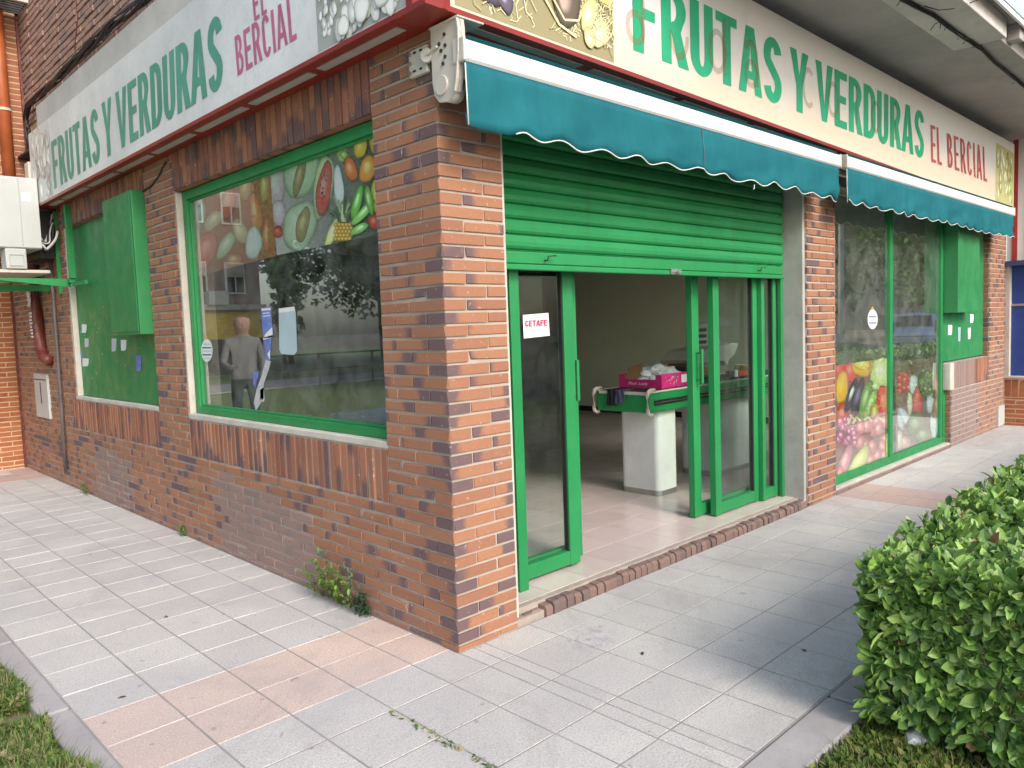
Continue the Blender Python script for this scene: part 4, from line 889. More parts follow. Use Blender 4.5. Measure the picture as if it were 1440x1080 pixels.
for i in range(7):
    mb = MB(); a = [(-.20+random.uniform(-.02, .02), 5.78+i*.02, 2.42+i*.03)]
    r1, r2 = random.uniform(-.3, .3), random.uniform(.7, 1.3)
    for k in range(1, 19): a.append((-.20+k*.0085+.012*sin(k*.5+i), 5.78+i*.02+.02*sin(k*.4+r1*9), 2.42+i*.03-.14*sin(k/18*pi)*r2*(1+i*.12)+k*.007))
    mb.tube(a, .007 if i % 2 else .012, 6); mb.build('refrigerant_hose', M['cable'] if i % 3 else M['white'], ac, True)
mb = MB(); mb.box(-.66, -.0, 5.52, 5.56, 2.03, 2.065); mb.faces([(-.66, 5.50, 2.07), (-.03, 5.50, 2.07), (-.03, 5.50, 1.99), (-.42, 5.50, 2.03), (-.66, 5.50, 2.055), (-.66, 5.52, 2.07), (-.03, 5.52, 2.07), (-.03, 5.52, 1.99), (-.42, 5.52, 2.03), (-.66, 5.52, 2.055)], [(0, 1, 2, 3, 4), (9, 8, 7, 6, 5), (0, 5, 6, 1), (1, 6, 7, 2), (2, 7, 8, 3), (3, 8, 9, 4), (4, 9, 5, 0)])
mb.build('bracket_arm', M['green'], ac)
mb = MB(); mb.box(-.66, .0, 6.30, 6.34, 2.0, 2.06); mb.build('bracket_arm', M['green'], ac)
mb = MB(); mb.box(-.06, -.006, 5.40, 5.44, 2.07, 2.75); mb.box(-.06, -.01, 5.42, 5.52, 2.03, 2.07); mb.box(-.035, -.008, 5.05, 5.44, 1.995, 2.03); mb.box(-.04, -.006, 5.88, 5.91, 1.95, 2.75); mb.build('bracket_upright', M['green'], ac, bevel=.002)
mb = MB(); mb.box(-.16, -.02, 5.95, 6.6, 2.3, 2.76); mb.build('junction_box', M['dark'], ac)
jb = MB(); jb.box(-.2, -.1, 5.97, 6.1, 3.03, 3.22); jb = jb.build('cable_box', M['cream'], None, bevel=.005); tag(jb, 'small cream cable box on top of the air conditioner', 'cable box')
# pipes on the long facade
pp = MB(); pp.tube([(-.035, 6.12, 2.35), (-.035, 6.13, 1.4), (-.035, 6.15, .75), (-.035, 6.17, .17)], .018, 10); pp = pp.build('downpipe', M['grey_pipe'], None, True); tag(pp, 'thin grey downpipe running from the sign to near the pavement', 'pipe')
rp = MB(); rp.tube([(-.06, 6.72, 2.3), (-.06, 6.70, 1.75), (-.06, 6.66, 1.42), (-.055, 6.58, 1.32), (-.05, 6.42, 1.29)], .055, 12); rp = rp.build('elbow_pipe', M['brown_pipe'], None, True); tag(rp, 'thick dark red pipe ending in an elbow under the air conditioner', 'pipe')
for k, (z0, z1) in enumerate(((2.02, 1.86), (1.80, 1.52))):
    mb = MB(); 
    for i in range(8):
        z = z0+(z1-z0)*i/8; mb.box(-.122, -.112, 6.70+random.uniform(-.03, .02), 6.75+random.uniform(-.01, .03), z-.02, z)
    mb.build('peeling_paper', M['paper'], rp)
# cable bundles
def bundle(name, path, label, n=9, r=.02, rr=.006, loops=12):
    o = thing(name, label, 'cables')
    P_ = [Vector(p) for p in path]; seg = []
    for a, b in zip(P_, P_[1:]):
        m = max(2, int((b-a).length/.06))
        for k in range(m): seg.append(a.lerp(b, k/m))
    seg.append(P_[-1])
    for i in range(n):
        ph = i*2*pi/n; mb = MB(); pts = []
        for k, p in enumerate(seg):
            w = r*(.8+.5*noise.noise((k*.15, i, 0))); a = ph+k*.12+1.5*noise.noise((k*.08, i*3, 5)); pts.append(p+Vector((0 if name != 'x' else 0, 0, 0))+Vector((cos(a)*w, cos(a)*w*.3, sin(a)*w*1.2)))
        mb.tube(pts, rr*random.uniform(.7, 1.2), 5); mb.build('cable', M['cable'], o, True)
    for i in range(loops):
        mb = MB(); p = random.choice(seg[2:-2]); d = Vector((random.uniform(-.02, .02), random.uniform(-.08, .08), random.uniform(-.09, .03))); mb.tube([p, p+d*.6+Vector((0, 0, .02)), p+d], .003, 4); mb.build('cable_tie', M['cable'], o)
    return o
pt = [(-.06, *onX(u, v, -.06)) for u, v in ((260, -45), (205, -2), (160, 32), (140, 52), (105, 85), (80, 112), (55, 134), (40, 148), (36, 165), (41, 195), (42, 215))]
bundle('cable_bundle', pt, 'thick black cable bundle sagging along the brick above the left sign', 11, .028, .0075, 26)
def canp(u, v, z=3.49):
    d = _ray(u, v); q = CAMP+d*((z-CAMP.z)/d.z); return (q.x, q.y, q.z)
bundle('cable_bundle', [canp(u, v) for u, v in ((1225, -45), (1268, -2), (1312, 20), (1345, 45), (1380, 68), (1400, 88), (1430, 112), (1475, 150))], 'dark cable bundle fixed under the concrete canopy', 7, .018, .006, 22)
lc = MB(); lc.tube([(-.01, *onX(u, v, -.01)) for u, v in ((233, 228), (228, 238), (222, 250), (212, 262), (203, 268), (196, 272))], .008, 6); lc = lc.build('loose_cable', M['cable'], None, True); tag(lc, 'short black cable looping from the left sign down to the shutter box', 'cable')
mb = MB(); mb.tube([canp(1375, 0, 3.53), canp(1340, 12, 3.50), canp(1320, 14, 3.5), canp(1300, 8, 3.5)], .004, 5); lw = mb.build('loose_wire', M['cable'], None, True); tag(lw, 'thin loose wire hanging beneath the canopy', 'cable')
rc = MB(); rc.tube([(-.008, *onX(106, 0, -.008)), (-.008, *onX(108, 30, -.008)), (-.008, *onX(105, 70, -.008))], .006, 5); rc = rc.build('thin_cable', M['brown_pipe'], None); tag(rc, 'thin dark red cable running down the upper brick wall', 'cable')

# ------------------------------------------------------------------ interior furniture
ck = thing('checkout_counter', 'green and white checkout conveyor standing inside the doorway', 'checkout counter')
gm2 = M['green']; yF, yB, xF, xB = .86, 1.39, 2.70, 5.3
mb = MB(); mb.box(xF, xB, yF, yB, .765, .92); mb.build('conveyor_body', gm2, ck, bevel=.012)
mb = MB(); mb.box(xF+.01, xB, yF+.03, yB-.03, .9215, .932); mb.build('belt', M['black'], ck)
mb = MB(); mb.box(xF-.002, xB, yF-.004, yF+.028, .921, .934); mb.box(xF-.002, xB, yB-.028, yB+.004, .921, .934); mb.box(xF-.005, xF+.008, yF+.028, yB-.028, .905, .930); mb.build('edge_trim', M['cream'], ck, bevel=.003)
mb = MB(); mb.box(xF+.05, xB, yF-.005, yF-.0005, .822, .862); mb.build('bumper_strip', M['black'], ck)
mb = MB(); mb.box(xF+.05, xB, yF-.008, yF-.0055, .838, .844); mb.build('strip_trim', M['steel'], ck)
for y in (yF-.002, yB+.002):
    mb = MB(); mb.tube([(xF+.06, y, .945), (xF, y, .947), (xF-.025, y, .935), (xF-.035, y, .91), (xF-.035, y, .79), (xF-.025, y, .765), (xF, y, .752), (xF+.03, y, .752)], .014, 8); mb.build('corner_guard', M['cream'], ck, True)
def ped(x0, x1, y0, y1, r=.05):
    pts = []
    for cx, cy, a0 in ((x1-r, y0+r, -90), (x1-r, y1-r, 0), (x0+r, y1-r, 90), (x0+r, y0+r, 180)): pts += arc(cx, cy, r, r, a0, a0+90, 5)
    mb = MB(); mb.prism(pts, lambda a, b, d: (a, b, d), .115, .765); o = mb.build('pedestal', M['white'], ck)
    mb = MB(); mb.prism([(x0+(p-x0)*1, q) for p, q in pts], lambda a, b, d: (a, b, d), .071, .1149); mb.build('kick_plate', M['steel'], o); return o
ped(2.89, 3.16, .92, 1.31); ped(3.85, 4.75, .98, 1.36)
mb = MB(); mb.tube([(3.84, 1.25, .50), (3.80, 1.25, .50), (3.80, 1.25, .56)], .01, 6); mb.build('hook', M['white'], ck)
cr = thing('fruit_tray', 'pink printed cardboard fruit tray on the end of the conveyor', 'fruit tray')
TX0, TX1, TY0, TY1, TZ = 2.96, 3.36, .93, 1.36, .935
mb = MB()
mb.box(TX0, TX1, TY0, TY1, TZ, TZ+.005)
e = .006
mb.box(TX0, TX0+e, TY0, TY1, TZ+.005, TZ+.07); mb.box(TX1-e, TX1, TY0, TY1, TZ+.005, TZ+.07); mb.box(TX0+e, TX1-e, TY0, TY0+e, TZ+.005, TZ+.115); mb.box(TX0+e, TX1-e, TY1-e, TY1, TZ+.005, TZ+.11)
mb.build('tray_wall', M['pinkcard'], cr)
mb = MB(); mb.box(TX0, TX0+e, TY0, TY0+.06, TZ+.07, TZ+.11); mb.box(TX0, TX0+e, TY1-.06, TY1, TZ+.07, TZ+.11); mb.build('tray_corner', M['pinkcard'], cr)
mb = MB(); mb.box(TX1-.12, TX1-.04, TY0-.0015, TY0-.0004, TZ+.03, TZ+.095); mb.build('tray_label', M['paper'], cr)
small_text('Pink Lady', lambda s, hh: (TX0-.002, TY1-.10-s*.20, TZ+.025+hh*.032), cr, M['paper'], .3)
mb = MB()
for i in range(14):
    x = random.uniform(TX0+.03, TX1-.15); z = random.uniform(TZ+.02, TZ+.09); rr_ = random.uniform(.004, .009); mb.poly([(x+cos(a*pi/4)*rr_, TY0-.0012, z+sin(a*pi/4)*rr_) for a in range(8)])
mb.build('tray_pattern', simple('gold_print', (.6, .45, .3)), cr, norm=False)
mb = MB(); mb.faces([(TX0+.03, TY1-.03, TZ+.05), (TX0+.03, TY1-.22, TZ+.05), (TX0+.06, TY1-.20, TZ+.20), (TX0+.06, TY1-.06, TZ+.16)], [(0, 1, 2, 3)]); cbd = mb.build('cardboard_flap', M['cardboard'], cr, norm=False)
def lump(cx, cy, cz, rx, ry, rz, m, name, label, cat, sub=4, amp=.35, fq=6):
    bm = bmesh.new(); bmesh.ops.create_icosphere(bm, subdivisions=sub, radius=1)
    for v in bm.verts:
        p = v.co.copy(); k = 1+amp*noise.noise(p*fq*.35)+amp*.5*abs(noise.noise(p*fq)); v.co = Vector((p.x*rx*k+cx, p.y*ry*k+cy, max(-.9, p.z)*rz*k+cz))
    me = bpy.data.meshes.new(name); bm.to_mesh(me); bm.free(); me.materials.append(m); o = bpy.data.objects.new(name, me); col.objects.link(o); tag(o, label, cat); return o
lump(3.17, 1.12, TZ+.085, .17, .16, .085, M['bagw'], 'plastic_bag', 'crumpled clear plastic bag lying in the pink fruit tray', 'plastic bag')
cl_ = thing('cloth', 'black and blue cloth draped over the conveyor end', 'cloth')
mb = MB(); pts = []
for i in range(9):
    y = 1.17+.011*i
    for j in range(9):
        if j < 3: p = (xF+.12-.05*j, y, .937+.004*sin(i*1.7))
        else: p = (xF-.03-.006*sin(i*1.3+j*.5), y+.004*sin(j), .935-(j-3)*.024)
        pts.append(p)
mb.faces(pts, [(i*9+j, (i+1)*9+j, (i+1)*9+j+1, i*9+j+1) for i in range(8) for j in range(8)]); o = mb.build('black_fold', simple('black_cloth', (.012, .013, .012), .9), cl_, True, norm=False); m_ = o.modifiers.new('s', 'SOLIDIFY'); m_.thickness = .006
pts = [(p[0]-.004, p[1]-.085, p[2]+.003+(.015 if k % 9 > 5 else 0)) for k, p in enumerate(pts)]
mb = MB(); mb.faces(pts, [(i*9+j, (i+1)*9+j, (i+1)*9+j+1, i*9+j+1) for i in range(8) for j in range(8)]); o = mb.build('blue_fold', simple('grey_blue_cloth', (.06, .07, .12), .9), cl_, True, norm=False); m_ = o.modifiers.new('s', 'SOLIDIFY'); m_.thickness = .006
sl = thing('shop_scale', 'cream shop scale with ridged display standing on the counter', 'scale')
crm = M['cream']
mb = MB(); mb.box(3.72, 4.18, 1.12, 1.40, .95, 1.10); mb.build('base', M['cardboard'], sl, bevel=.02)
mb = MB(); sd = [(3.62, 1.13), (3.75, 1.20), (4.28, 1.25), (4.40, 1.24), (4.33, 1.14), (4.22, 1.09), (4.19, 1.04), (4.15, 1.09), (3.66, 1.09)]
mb.prism(sd, lambda a, b, d: (a, d, b), 1.06, 1.42); mb.build('keypad_body', crm, sl, bevel=.01)
mb = MB(); mb.prism([(3.82, 1.215), (4.12, 1.235), (4.10, 1.43), (4.06, 1.44), (3.84, 1.42)], lambda a, b, d: (a, d, b), 1.20, 1.27); mb.build('display_tower', crm, sl, bevel=.012)
mb = MB()
for k in range(3): mb.box(3.85, 4.06, 1.192, 1.199, 1.255+k*.055, 1.285+k*.055)
mb.build('display_slot', M['dark'], sl)
for nm, d, m, lb, ct in (('red_box', (4.30, 4.48, 1.0, 1.15, .935, .985), simple('red_card', (.45, .04, .02)), 'low red box on the counter behind the door glass', 'box'),
                         ('yellow_box', (4.52, 4.68, 1.02, 1.18, .935, 1.03), simple('yellow_card', (.5, .42, .16), var=.3, scale=30), 'yellow patterned box beside the red box on the counter', 'box'),
                         ('black_box', (3.42, 3.56, 1.0, 1.2, .935, 1.08), M['dark'], 'black card terminal between the pink tray and the scale', 'card terminal'),
                         ('white_cup', (4.22, 4.28, 1.0, 1.06, .935, 1.0), M['white'], 'small white carton left of the red box', 'carton')):
    tag(box(nm, d, m, None, .006), lb, ct)
# blue crate behind the wide window
bc = thing('plastic_crate', 'blue plastic crate behind the near lower corner of the wide window', 'crate')
mb = MB(); X0, X1, Y0, Y1, Z0, Z1 = .22, .60, .48, 1.36, .70, 1.0
mb.box(X0, X1, Y0, Y1, Z0, Z0+.02); mb.box(X0, X0+.02, Y0, Y1, Z0+.02, Z1); mb.box(X1-.02, X1, Y0, Y1, Z0+.02, Z1); mb.box(X0+.02, X1-.02, Y0, Y0+.02, Z0+.02, Z1); mb.box(X0+.02, X1-.02, Y1-.02, Y1, Z0+.02, Z1); mb.build('crate_body', M['bluepl'], bc)
mb = MB(); mb.box(X0-.012, X0, Y0, Y1, Z1-.035, Z1+.004); mb.build('crate_rim', M['bluepl'], bc)
lump(.40, .75, .99, .12, .14, .05, M['bagw'], 'white_bag', 'white plastic bag lying on the blue crate', 'plastic bag', 3)
tb = thing('display_table', 'dark table under the blue crate inside the wide window', 'table')
mb = MB(); mb.box(.26, .62, .42, 1.5, .66, .698); mb.build('table_top', M['dark'], tb)
for x in (.28, .57):
    for y in (.43, 1.44): mb = MB(); mb.box(x, x+.04, y, y+.04, .07, .66); mb.build('leg', M['dark'], tb)

# ------------------------------------------------------------------ ground
struct(MB().box(-300, 300, -300, 300, -.5, -.06).build('ground', M['soil']))
M['grout_d'] = concrete('dirty_grout', (.33, .305, .28), s=6)
struct(MB().box(-1.39, 9.3, -1.395, .0, -.2, -.0018).build('pavement_grout', M['grout_d']))
mb = MB(); mb.box(-1.39, -.0, .001, 8.0, -.2, -.0024); mb.box(-6, -1.39, -7, .0, -.2, -.0062); mb.box(-1.39, -.3, -7, -1.396, -.2, -.0061); mb.build('pavement_bed', M['grout'])
bpy.data.objects['pavement_bed']['kind'] = 'structure'
mb = MB()
def tile(x0, x1, y0, y1, pink=False):
    if x1-x0 < .02 or y1-y0 < .02: return
    g = random.uniform(.515, .575)
    c = (g*1.04, g*1.0, g*.93) if not pink else (g*1.24, g*.93, g*.76)
    if pink == 2: c = (g*1.0, g*.68, g*.56)
    j = .0035; e = .0015; z = [random.uniform(-.0012, .0012) for _ in range(4)]; zb = -.008; zc = -.003
    X0, X1, Y0, Y1 = x0+j, x1-j, y0+j, y1-j
    pts = [(X0, Y0, zb), (X1, Y0, zb), (X1, Y1, zb), (X0, Y1, zb), (X0, Y0, zc+z[0]), (X1, Y0, zc+z[1]), (X1, Y1, zc+z[2]), (X0, Y1, zc+z[3]), (X0+e, Y0+e, z[0]), (X1-e, Y0+e, z[1]), (X1-e, Y1-e, z[2]), (X0+e, Y1-e, z[3])]
    mb.faces(pts, [(0, 1, 5, 4), (1, 2, 6, 5), (2, 3, 7, 6), (3, 0, 4, 7), (4, 5, 9, 8), (5, 6, 10, 9), (6, 7, 11, 10), (7, 4, 8, 11), (8, 9, 10, 11)], 0, c)
xj = [-5.85+.2925*k for k in range(100)]; xj = [x-.0 for x in (-.22-.2925*k for k in range(20, -1, -1))]
xl = xj+[.0]
ys = [.065+.2895*k for k in range(28)]; ylow = [-.205-.295*k for k in range(0, 24)]
ally = sorted(ylow+[.065+0*1]+ys[1:])
for i in range(len(xl)-1):
    for j in range(len(ally)-1):
        a, b, c0, c1 = xl[i], xl[i+1], ally[j], ally[j+1]
        if a < -1.38:
            if b > -1.40 and c0 > -.25: a = -1.388
            elif c0 >= -.25: continue
        if a < -.5 and c0 >= -.25 and b < -1.3: continue
        pink = 1 if (.05 < c0 < .6 and a > -1.45) else (2 if 6.9 < c0 < 7.6 and random.random() < .8 else 0)
        if c1 > 8: continue
        if c0 > .0: b = min(b, -.0)
        tile(a, b, c0, c1, pink)
xr = [0.0, .08, .15]+[.15+.2985*k for k in range(1, 32)]
yr = [-.002, -.205, -.495, -.79, -1.085, -1.388]
for i in range(len(xr)-1):
    for j in range(5): tile(xr[i], xr[i+1], yr[j+1], yr[j], 2 if 3.98 < (xr[i]+xr[i+1])/2 < 4.62 else 0)
struct(mb.build('pavement', M['tile']))
mb = MB()
for x in xl[1:-1]:
    if x > -1.4: mb.box(x-.0035, x+.0035, .002, 7.99, -.02, -.0012)
struct(mb.build('pavement_joint', M['grout_d']))
mb = MB()
y = -.2
while y < 8: mb.box(-1.50, -1.393, y, min(y+.985, 8), -.2, .004); y += 1.0
x = -.3
while x < 14: mb.box(x, x+.985, -1.555, -1.398, -.2, .004); x += 1.0
struct(mb.build('kerb', M['kerb'], None, bevel=.008))
struct(MB().box(-.3, 16, -3.1, -1.556, -.3, -.03).build('planting_bed_soil', M['soil']))
struct(MB().box(-2.3, -1.502, .02, 30, -.3, -.03).build('lawn_soil', M['soil']))
struct(MB().box(-45, -2.301, -1.4, 60, -.3, -.028).build('lawn', concrete('mown_lawn', (.19, .25, .09), s=6)))
struct(MB().box(-60, 90, -12, -3.6, -.3, -.04).build('road', concrete('asphalt', (.055, .055, .058), s=8)))

# ------------------------------------------------------------------ vegetation
def leafcard(mb, p, d, up, L, W, c, fold=.13, curl=.15):
    d = d.normalized(); s = d.cross(up)
    if s.length < .01: s = d.cross(Vector((1, 0, 0)))
    s.normalize(); n = s.cross(d)
    a = p; m1 = p+d*L*.32; m2 = p+d*L*.66-n*L*curl*.25; m3 = p+d*L*.88-n*L*curl*.65; t = p+d*L-n*L*curl
    l1, r1 = m1+s*W*.46+n*W*fold, m1-s*W*.46+n*W*fold; l2, r2 = m2+s*W*.5+n*W*fold, m2-s*W*.5+n*W*fold; l3, r3 = m3+s*W*.27+n*W*fold*.6, m3-s*W*.27+n*W*fold*.6
    mb.faces([a, m1, m2, m3, t, l1, l2, l3, r1, r2, r3], [(0, 5, 1), (5, 6, 2, 1), (6, 7, 3, 2), (7, 4, 3), (0, 1, 8), (1, 2, 9, 8), (2, 3, 10, 9), (3, 4, 10)], 0, c)
def rnd(): return Vector((random.gauss(0, 1), random.gauss(0, 1), random.gauss(0, 1))).normalized()
hedge = thing('hedge', 'trimmed broad-leaved green hedge growing in the bed along the pavement', 'hedge')
HX0, HX1, HY0, HY1, HZ = .54, 7.5, -1.62, -2.75, .60
greens = [(.26, .37, .11), (.17, .29, .07), (.075, .15, .035), (.11, .21, .045), (.15, .27, .055), (.06, .12, .035), (.20, .31, .07), (.12, .22, .055)]
mb = MB()
def hl(p, nrm, k=1):
    d = (nrm*random.uniform(.2, 1)+rnd()*.9+Vector((0, 0, .35))).normalized()
    c = random.choice(greens) if random.random() > .012 else (.22, .13, .05); g = random.uniform(1.0, 1.65); c = tuple(x*g for x in c)
    leafcard(mb, p, d, nrm+rnd()*.5, random.uniform(.038, .084)*k, random.uniform(.022, .042)*k, c)
def topz(x, y): return HZ+.030*noise.noise((x*3, y*3, 0))+.02*noise.noise((x*9, y*9, 2))
for i in range(21000):      # top, denser near
    x = HX0+(HX1-HX0)*random.random()**1.7; y = random.uniform(HY1, HY0); z = topz(x, y)-abs(random.gauss(0, .045))
    e = min(x-HX0, HY0-y)
    if e < .06: z -= (.06-e)*random.uniform(0, .7)
    z -= .022*min(1, max(0, x-1))
    hl(Vector((x, y, z)), Vector((0, 0, 1)), 1+.25*(x > 2.5))
for i in range(10500):       # end face
    y = random.uniform(HY1, HY0); z = random.uniform(.03, HZ); x = HX0+abs(random.gauss(0, .045))+.05*(1-z/HZ)+.03*noise.noise((y*4, z*4, 7))
    if z < .16 and random.random() < .5: continue
    hl(Vector((x, y, z)), Vector((-1, 0, .15)))
for i in range(9000):       # pavement side
    x = HX0+(HX1-HX0)*random.random()**1.5; z = random.uniform(.05, HZ); y = HY0-abs(random.gauss(0, .04))+.02*noise.noise((x*4, z*4, 9))
    hl(Vector((x, y, z)), Vector((0, 1, .15)), 1.1)
for i in range(70):         # sprigs sticking out
    x = HX0+(3.5-HX0)*random.random(); y = random.choice((HY0+.01, random.uniform(HY1, HY0))); z = topz(x, y)-.02
    for k in range(6): hl(Vector((x+random.uniform(-.01, .01), y+random.uniform(-.01, .01), z+k*.014)), Vector((0, 0, 1)), .8)
mb.build('foliage', M['leaf'], hedge, norm=False)
mb = MB(); mb.box(HX0+.13, HX1, HY1, HY0-.12, .1, HZ-.12); mb.build('dark_core', simple('core_shade', (.035, .045, .02), 1, var=.4, scale=30, bump=1), hedge)  # solid box coloured as inner shade, blocks the view through the leaves
mb = MB()
for i in range(46):
    y = random.uniform(-2.3, HY0); z = random.uniform(.12, HZ); p = Vector((HX0+.10, y, z-.08)); q = Vector((HX0-.01, y+random.uniform(-.03, .05), z)); mb.tube([p, q, q+Vector((-.03, random.uniform(-.02, .02), .04))], [.003, .002, .001], 4)
for i in range(60):
    x = HX0+.08+random.random()*2; y = random.uniform(HY1, HY0-.03); p = Vector((x, y, -.04)); q = p+Vector((random.uniform(-.08, .04), random.uniform(-.05, .05), .2)); mb.tube([p, q, q+Vector((random.uniform(-.08, .05), random.uniform(-.06, .06), .25))], [.009, .006, .003], 5)
mb.build('stem', M['twig'], hedge)
def grass(n, area, label=None, name='grass', h=(.03, .09), cols=None, dens=None, broad=.25):
    mb = MB(); cols = cols or [(.10, .18, .035), (.16, .24, .05), (.07, .14, .03), (.24, .26, .09), (.30, .27, .14)]
    for i in range(n):
        x, y = area(); hh = random.uniform(*h); a = random.uniform(0, 2*pi); L = random.uniform(.2, .9)*hh; w = random.uniform(.0015, .0032); c = random.choice(cols)
        if dens and noise.noise((x*2.3, y*2.3, 4)) < dens: continue
        b = Vector((x, y, -.03)); t = b+Vector((cos(a)*L, sin(a)*L, hh)); m = b+Vector((cos(a)*L*.3, sin(a)*L*.3, hh*.6)); s = Vector((-sin(a)*w, cos(a)*w, 0))
        mb.faces([b-s, b+s, m+s*.8, m-s*.8, t], [(0, 1, 2, 3), (3, 2, 4)], 0, c)
        if random.random() < broad: leafcard(mb, b+Vector((0, 0, hh*.5)), rnd()+Vector((0, 0, .4)), Vector((0, 0, 1)), .030, .020, c)
    o = mb.build(name, M['grass'], None, norm=False); o['kind'] = 'stuff'; o['label'] = label; return o
def gl():
    y = .1+random.random()**1.3*7; return (-1.50-abs(random.gauss(0, .16))+.05*noise.noise((y*3, 0, 0)), y)
grass(26000, gl, 'rough grass and clover spilling over the kerb at the lower left', h=(.025, .10), dens=-.36, broad=.6)
def gr():
    return (random.uniform(-.3, 1.3), -1.575-abs(random.gauss(0, .25)))
grass(9000, gr, 'low mossy grass in the bed at the foot of the hedge', h=(.02, .06), cols=[(.12, .19, .03), (.17, .24, .04), (.08, .14, .03), (.20, .19, .07)])
def gj():
    t = random.random(); return (-.527+random.gauss(0, .004), -.21-t*.62)
mo = grass(420, gj, 'tufts of moss growing in a pavement joint', 'moss', h=(.03, .038)); 
grass(9000, lambda: (random.uniform(-14, -1.9), random.uniform(.5, 16)), 'lawn beyond the kerb opposite the wide window', 'lawn_grass', h=(.03, .09))
def weed(name, cx, cy, n, r, h, label, cols):
    o = thing(name, label, 'weed'); mb = MB(); st = MB()
    for i in range(max(4, n//6)):
        a = random.uniform(pi*.45, pi*1.55); hh = random.uniform(.35, 1)*h; sp = random.uniform(.2, 1)*r
        b = Vector((min(-.004, cx*.3), cy+random.gauss(0, r*.45), 0)); q = b+Vector((cos(a)*sp*.55, sin(a)*sp*.7, hh)); m = b.lerp(q, .5)+Vector((0, 0, hh*.14)); q.x = min(q.x, -.01); m.x = min(m.x, -.008)
        st.tube([b, m, q], [.0022, .0018, .001], 4, 0, random.choice((cols[0], (.22, .17, .08))))
        for k in range(9):
            t_ = .15+k*.1; p = b.lerp(m, t_*2) if t_ < .5 else m.lerp(q, t_*2-1); p = p+Vector((-random.uniform(0, .012), random.uniform(-.012, .012), 0))
            leafcard(mb, p, rnd()+Vector((-.5, 0, .25)), Vector((0, 0, 1)), random.uniform(.02, .042), random.uniform(.008, .02), tuple(x*random.uniform(.8, 1.25) for x in random.choice(cols)))
    mb.build('foliage', M['leaf'], o, norm=False); st.build('stem', M['grass'], o)
wc = [(.12, .22, .05), (.18, .30, .06), (.09, .17, .04)]
weed('weed', -.06, 1.02, 170, .24, .27, 'largest bright green weed sprouting where the long wall meets the pavement', wc)
weed('weed', -.05, .72, 80, .10, .15, 'dark bluish weed next to the pink paving strip', [(.05, .10, .05), (.08, .13, .07), (.04, .075, .045)])
weed('weed', -.03, 5.55, 26, .10, .12, 'small weed under the green panel bay', wc)
weed('weed', -.03, 3.15, 10, .05, .08, 'tiny weed at the foot of the brick pier', wc)
def litter_leaf(x, y):
    mb = MB(); leafcard(mb, Vector((x, y, .003)), Vector((random.uniform(-1, 1), random.uniform(-1, 1), .03)), Vector((0, 0, 1)), .035, .014, (.09, .07, .055)); return mb.build('fallen_leaf', M['leaf'], None, norm=False)
for q, lb in (((1.02, -1.16), 'fallen leaf nearest the hedge kerb'), ((-1.2, .72), 'fallen leaf above the pink paving strip by the kerb'), ((.55, -.62), 'fallen leaf on grey paving below the doorway'), ((-.75, 1.55), 'fallen leaf in the middle of the left walkway')):
    tag(litter_leaf(*q), lb, 'fallen leaf', 'fallen leaves on the pavement')
# violet paint smudge on the pavement
t = NT('violet_stain'); t.col((.30, .25, .50)); t.set(Roughness=.9); nz = t.noise(16, 6, .7, dist=.8)
tc = t.n('ShaderNodeAttribute', attribute_name='col'); sp_ = t.n('ShaderNodeSeparateColor'); t.l(tc.outputs['Color'], sp_.inputs[0])
t.l(t.math('MULTIPLY', t.math('MULTIPLY', t.ramp(nz, .45, .65), sp_.outputs[0]), .55), t.b.inputs['Alpha'])
mb = MB(); n = 24; pts = [(.50, -.35, .0042)]+[(.50+cos(2*pi*i/n)*.20, -.35+sin(2*pi*i/n)*.14, .0042) for i in range(n)]
mb.faces(pts, [(0, i+1, (i+1) % n+1) for i in range(n)], 0, [(1, 1, 1)]+[(0, 0, 0)]*n); o = mb.build('paint_stain', t.m, None, norm=False); o['kind'] = 'structure'
pg = MB(); bm = None
ws = lump(.60, -1.75, .0, .05, .04, .03, M['paper'], 'paper_litter', 'crumpled pale paper lying in the bed beside the hedge', 'litter', 2)

# ------------------------------------------------------------------ what the glass reflects
def tree(name, x, y, H, Rr, label, n=13000, cols=None, trunk=None, seed=1):
    random.seed(seed); o = thing(name, label, 'tree', group='trees mirrored in the shop glass'); cols = cols or [(.10, .20, .05), (.16, .27, .07), (.06, .13, .035)]
    tk = MB(); tk.tube([(x, y, -.1), (x+.1, y, H*.3), (x, y+.1, H*.6), (x+.05, y, H*.85)], [.16, .13, .09, .03], 8)
    cl = []
    for i in range(26):
        a = random.uniform(0, 2*pi); rr_ = Rr*random.uniform(.2, .85); z = H*random.uniform(.32, .92); c = Vector((x+cos(a)*rr_, y+sin(a)*rr_, z)); cl.append((c, Rr*random.uniform(.28, .5)))
        tk.tube([(x, y, z*.7), tuple(c)], [.05, .015], 5)
    tk.build('trunk', M['twig'], o, True); mb = MB()
    for i in range(n):
        c, r = random.choice(cl); p = c+rnd()*r*random.random()**.4; s = random.uniform(.14, .30); d = rnd(); e = d.cross(rnd()).normalized(); cc = random.choice(cols)
        mb.poly([p, p+d*s, p+d*s*.6+e*s*.6, p+e*s], 0, cc)
    mb.build('crown', M['treeleaf'], o, norm=False); return o
tr1 = tree('tree', -16.5, 23, 13, 4.6, 'dense dark tree mirrored beside the apartment block', seed=3)
tr2 = tree('tree', -13.2, 17.5, 9, 2.6, 'leafy tree mirrored in the middle of the wide window', seed=5)
tr3 = tree('tree', -21, 24, 15, 6.0, 'tall tree mirrored by the brick corner', n=16000, seed=8)
tr4 = tree('tree', -10.4, 21.5, 5.2, .6, 'thin young tree mirrored before the sky gap', n=700, seed=9)
tr5 = tree('tree', -13.5, 10.5, 11, 3.6, 'spreading tree mirrored at the near end of the wide window', seed=12)
